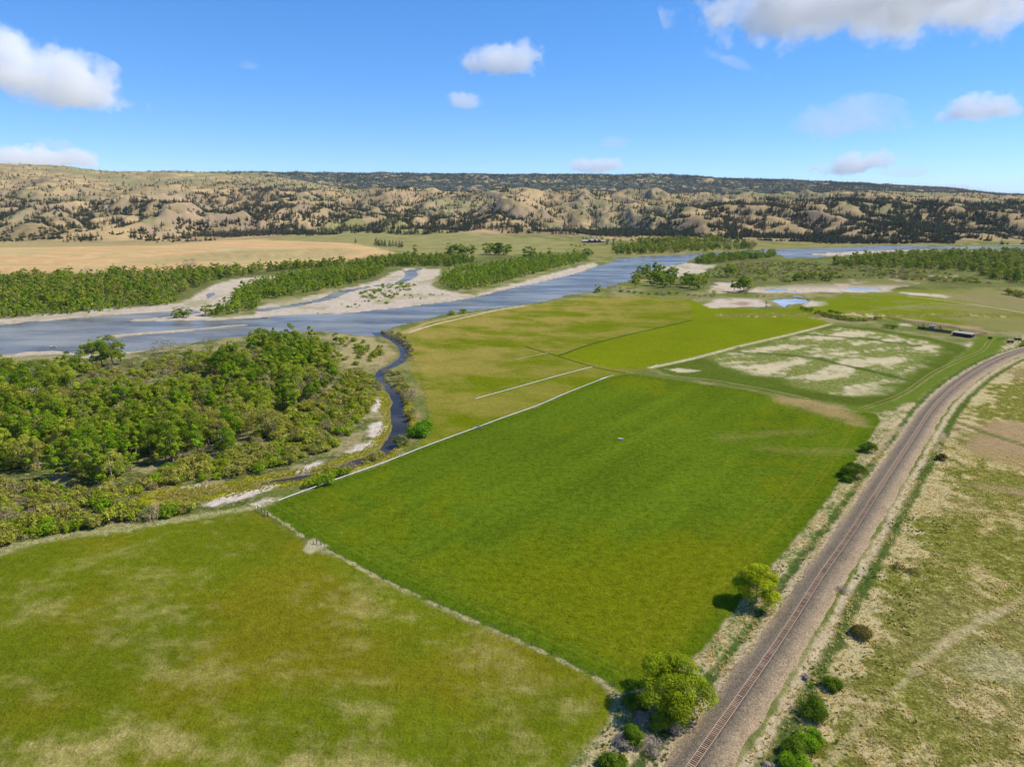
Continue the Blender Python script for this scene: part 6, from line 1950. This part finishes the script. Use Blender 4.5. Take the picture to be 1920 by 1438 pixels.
# ------------------------------------------------------------------ the air itself
hm, hnt, hout = new_mat("haze_air")
hv = N(hnt, "ShaderNodeVolumePrincipled"); hv.inputs["Color"].default_value = (0.80, 0.90, 1.0, 1); hv.inputs["Density"].default_value = 1.5e-5; hv.inputs["Anisotropy"].default_value = 0.0
hnt.links.new(hv.outputs[0], hout.inputs["Volume"])
hb = MB(); hb.box((0, 0, 0), (130000, 130000, 1450)); hb.build("haze", hm, None, (0, 0, 700 - 220), kind="stuff")


# ------------------------------------------------------------------ clouds: real volumes high over the far country
def cloud_material(name, dens, thr, nscale):
    m, nt, out = new_mat(name); L = nt.links
    tc = N(nt, "ShaderNodeTexCoord"); oi = N(nt, "ShaderNodeObjectInfo")
    P = N(nt, "ShaderNodeNewGeometry").outputs["Position"]
    o3 = tc.outputs["Object"]
    sep = N(nt, "ShaderNodeSeparateXYZ"); L.new(o3, sep.inputs[0])
    # flat base: the lower half is squeezed
    low = mth(nt, 'MULTIPLY', mth(nt, 'MINIMUM', sep.outputs[2], 0.0), 1.9)
    zz = mth(nt, 'ADD', mth(nt, 'MAXIMUM', sep.outputs[2], 0.0), low)
    r2_ = mth(nt, 'ADD', mth(nt, 'ADD', mth(nt, 'MULTIPLY', sep.outputs[0], sep.outputs[0]), mth(nt, 'MULTIPLY', sep.outputs[1], sep.outputs[1])), mth(nt, 'MULTIPLY', zz, zz))
    fall = mth(nt, 'SUBTRACT', 1.0, mth(nt, 'SQRT', r2_))
    off = N(nt, "ShaderNodeVectorMath", operation='SCALE'); L.new(P, off.inputs[0]); off.inputs["Scale"].default_value = 0.001 * nscale
    add = N(nt, "ShaderNodeVectorMath", operation='ADD'); L.new(off.outputs[0], add.inputs[0]); L.new(oi.outputs["Location"], add.inputs[1])
    n1 = noise_node(nt, add.outputs[0], 1.0, 6, 0.62)
    d = mth(nt, 'ADD', mth(nt, 'MULTIPLY', fall, 0.55), mth(nt, 'MULTIPLY', mth(nt, 'SUBTRACT', n1, 0.5), 1.35))
    d = mth(nt, 'MULTIPLY', mth(nt, 'SUBTRACT', d, thr), 10.0, clamp=True)
    d = mth(nt, 'MULTIPLY', d, dens)
    v = N(nt, "ShaderNodeVolumePrincipled"); v.inputs["Color"].default_value = (0.995, 0.995, 1.0, 1); v.inputs["Anisotropy"].default_value = 0.0
    L.new(d, v.inputs["Density"]); L.new(v.outputs[0], out.inputs["Volume"])
    return m


CLOUD = cloud_material("cloud_vapour", 0.0023, 0.16, 1.8)
WISP = cloud_material("wispy_vapour", 0.0007, 0.12, 1.2)


def uvsphere():
    V = []; F = []
    n, m_ = 24, 12
    for i in range(1, m_):
        for j in range(n):
            t = math.pi * i / m_; p = 2 * math.pi * j / n
            V.append((math.sin(t) * math.cos(p), math.sin(t) * math.sin(p), math.cos(t)))
    V += [(0, 0, 1), (0, 0, -1)]
    for i in range(m_ - 2):
        for j in range(n):
            F.append((i * n + j, (i + 1) * n + j, (i + 1) * n + (j + 1) % n, i * n + (j + 1) % n))
    a = (m_ - 1) * n
    for j in range(n):
        F.append((a, j, (j + 1) % n)); F.append((a + 1, (m_ - 2) * n + (j + 1) % n, (m_ - 2) * n + j))
    return V, F


_cv, _cf = uvsphere()


def cloud(px, py, wpx, hpx, dist, label, mat=CLOUD, roll=0.0, depth=0.7):
    me = bpy.data.meshes.new("cloud"); me.from_pydata(_cv, [], _cf); me.materials.append(mat)
    dx = (px - 960) / 1280.0; dy = (719 - py) / 1280.0
    d = Vector((dx, math.cos(PITCH) + dy * math.sin(PITCH), -math.sin(PITCH) + dy * math.cos(PITCH)))
    # camera axes: forward (0,cos,-sin), up (0,sin,cos)
    p = Vector((0, 0, H0)) + d * dist
    o = bpy.data.objects.new("cloud", me); COL.objects.link(o)
    o.location = p
    rx = wpx / 1280.0 * dist * 0.5; rz_ = hpx / 1280.0 * dist * 0.5
    o.scale = (rx, rx * depth, rz_)
    o.rotation_euler = (0, -roll, -math.atan2(p.x, p.y) * 1.0)
    o["label"] = label; o["category"] = "cloud"
    return o


cloud(62, 146, 400, 175, 11000, "large white cumulus cloud at the left edge of the sky", roll=math.radians(-12))
cloud(1660, 10, 860, 250, 9000, "huge white cloud cut by the top right edge of the sky", roll=math.radians(-3))
cloud(950, 118, 225, 95, 12000, "white rounded cloud in the middle of the sky")
cloud(872, 194, 105, 52, 13000, "small soft cloud just below the middle one")
cloud(1835, 212, 235, 80, 13000, "white lumpy cloud low at the right edge of the sky")
cloud(1118, 314, 150, 48, 20000, "small white cloud sitting on the far ridge right of centre")
cloud(1605, 312, 185, 62, 18000, "white cloud with a pointed right end above the right ridge", roll=math.radians(10))
cloud(70, 300, 270, 62, 18000, "white cloud peeping over the highest hill at far left")
cloud(1795, 358, 115, 34, 22000, "white cloud top peeping over the far ridge at right")
cloud(1370, 118, 170, 42, 12000, "thin diagonal streak of cloud left below the huge one", WISP, math.radians(-22))
cloud(1590, 232, 240, 110, 12000, "faint milky haze patch of cloud above the right ridge", WISP)
cloud(95, 272, 90, 40, 16000, "faint wisp of cloud above the far left hill", WISP)
cloud(467, 126, 60, 34, 12000, "tiny faint wisp of cloud alone in the left sky", WISP)
cloud(1152, 272, 70, 34, 16000, "tiny faint wisp of cloud above the ridge-top cloud", WISP)
cloud(1705, 325, 110, 40, 16000, "pale wisp of cloud right of the pointed cloud", WISP)
print("objects", len(sc.objects))
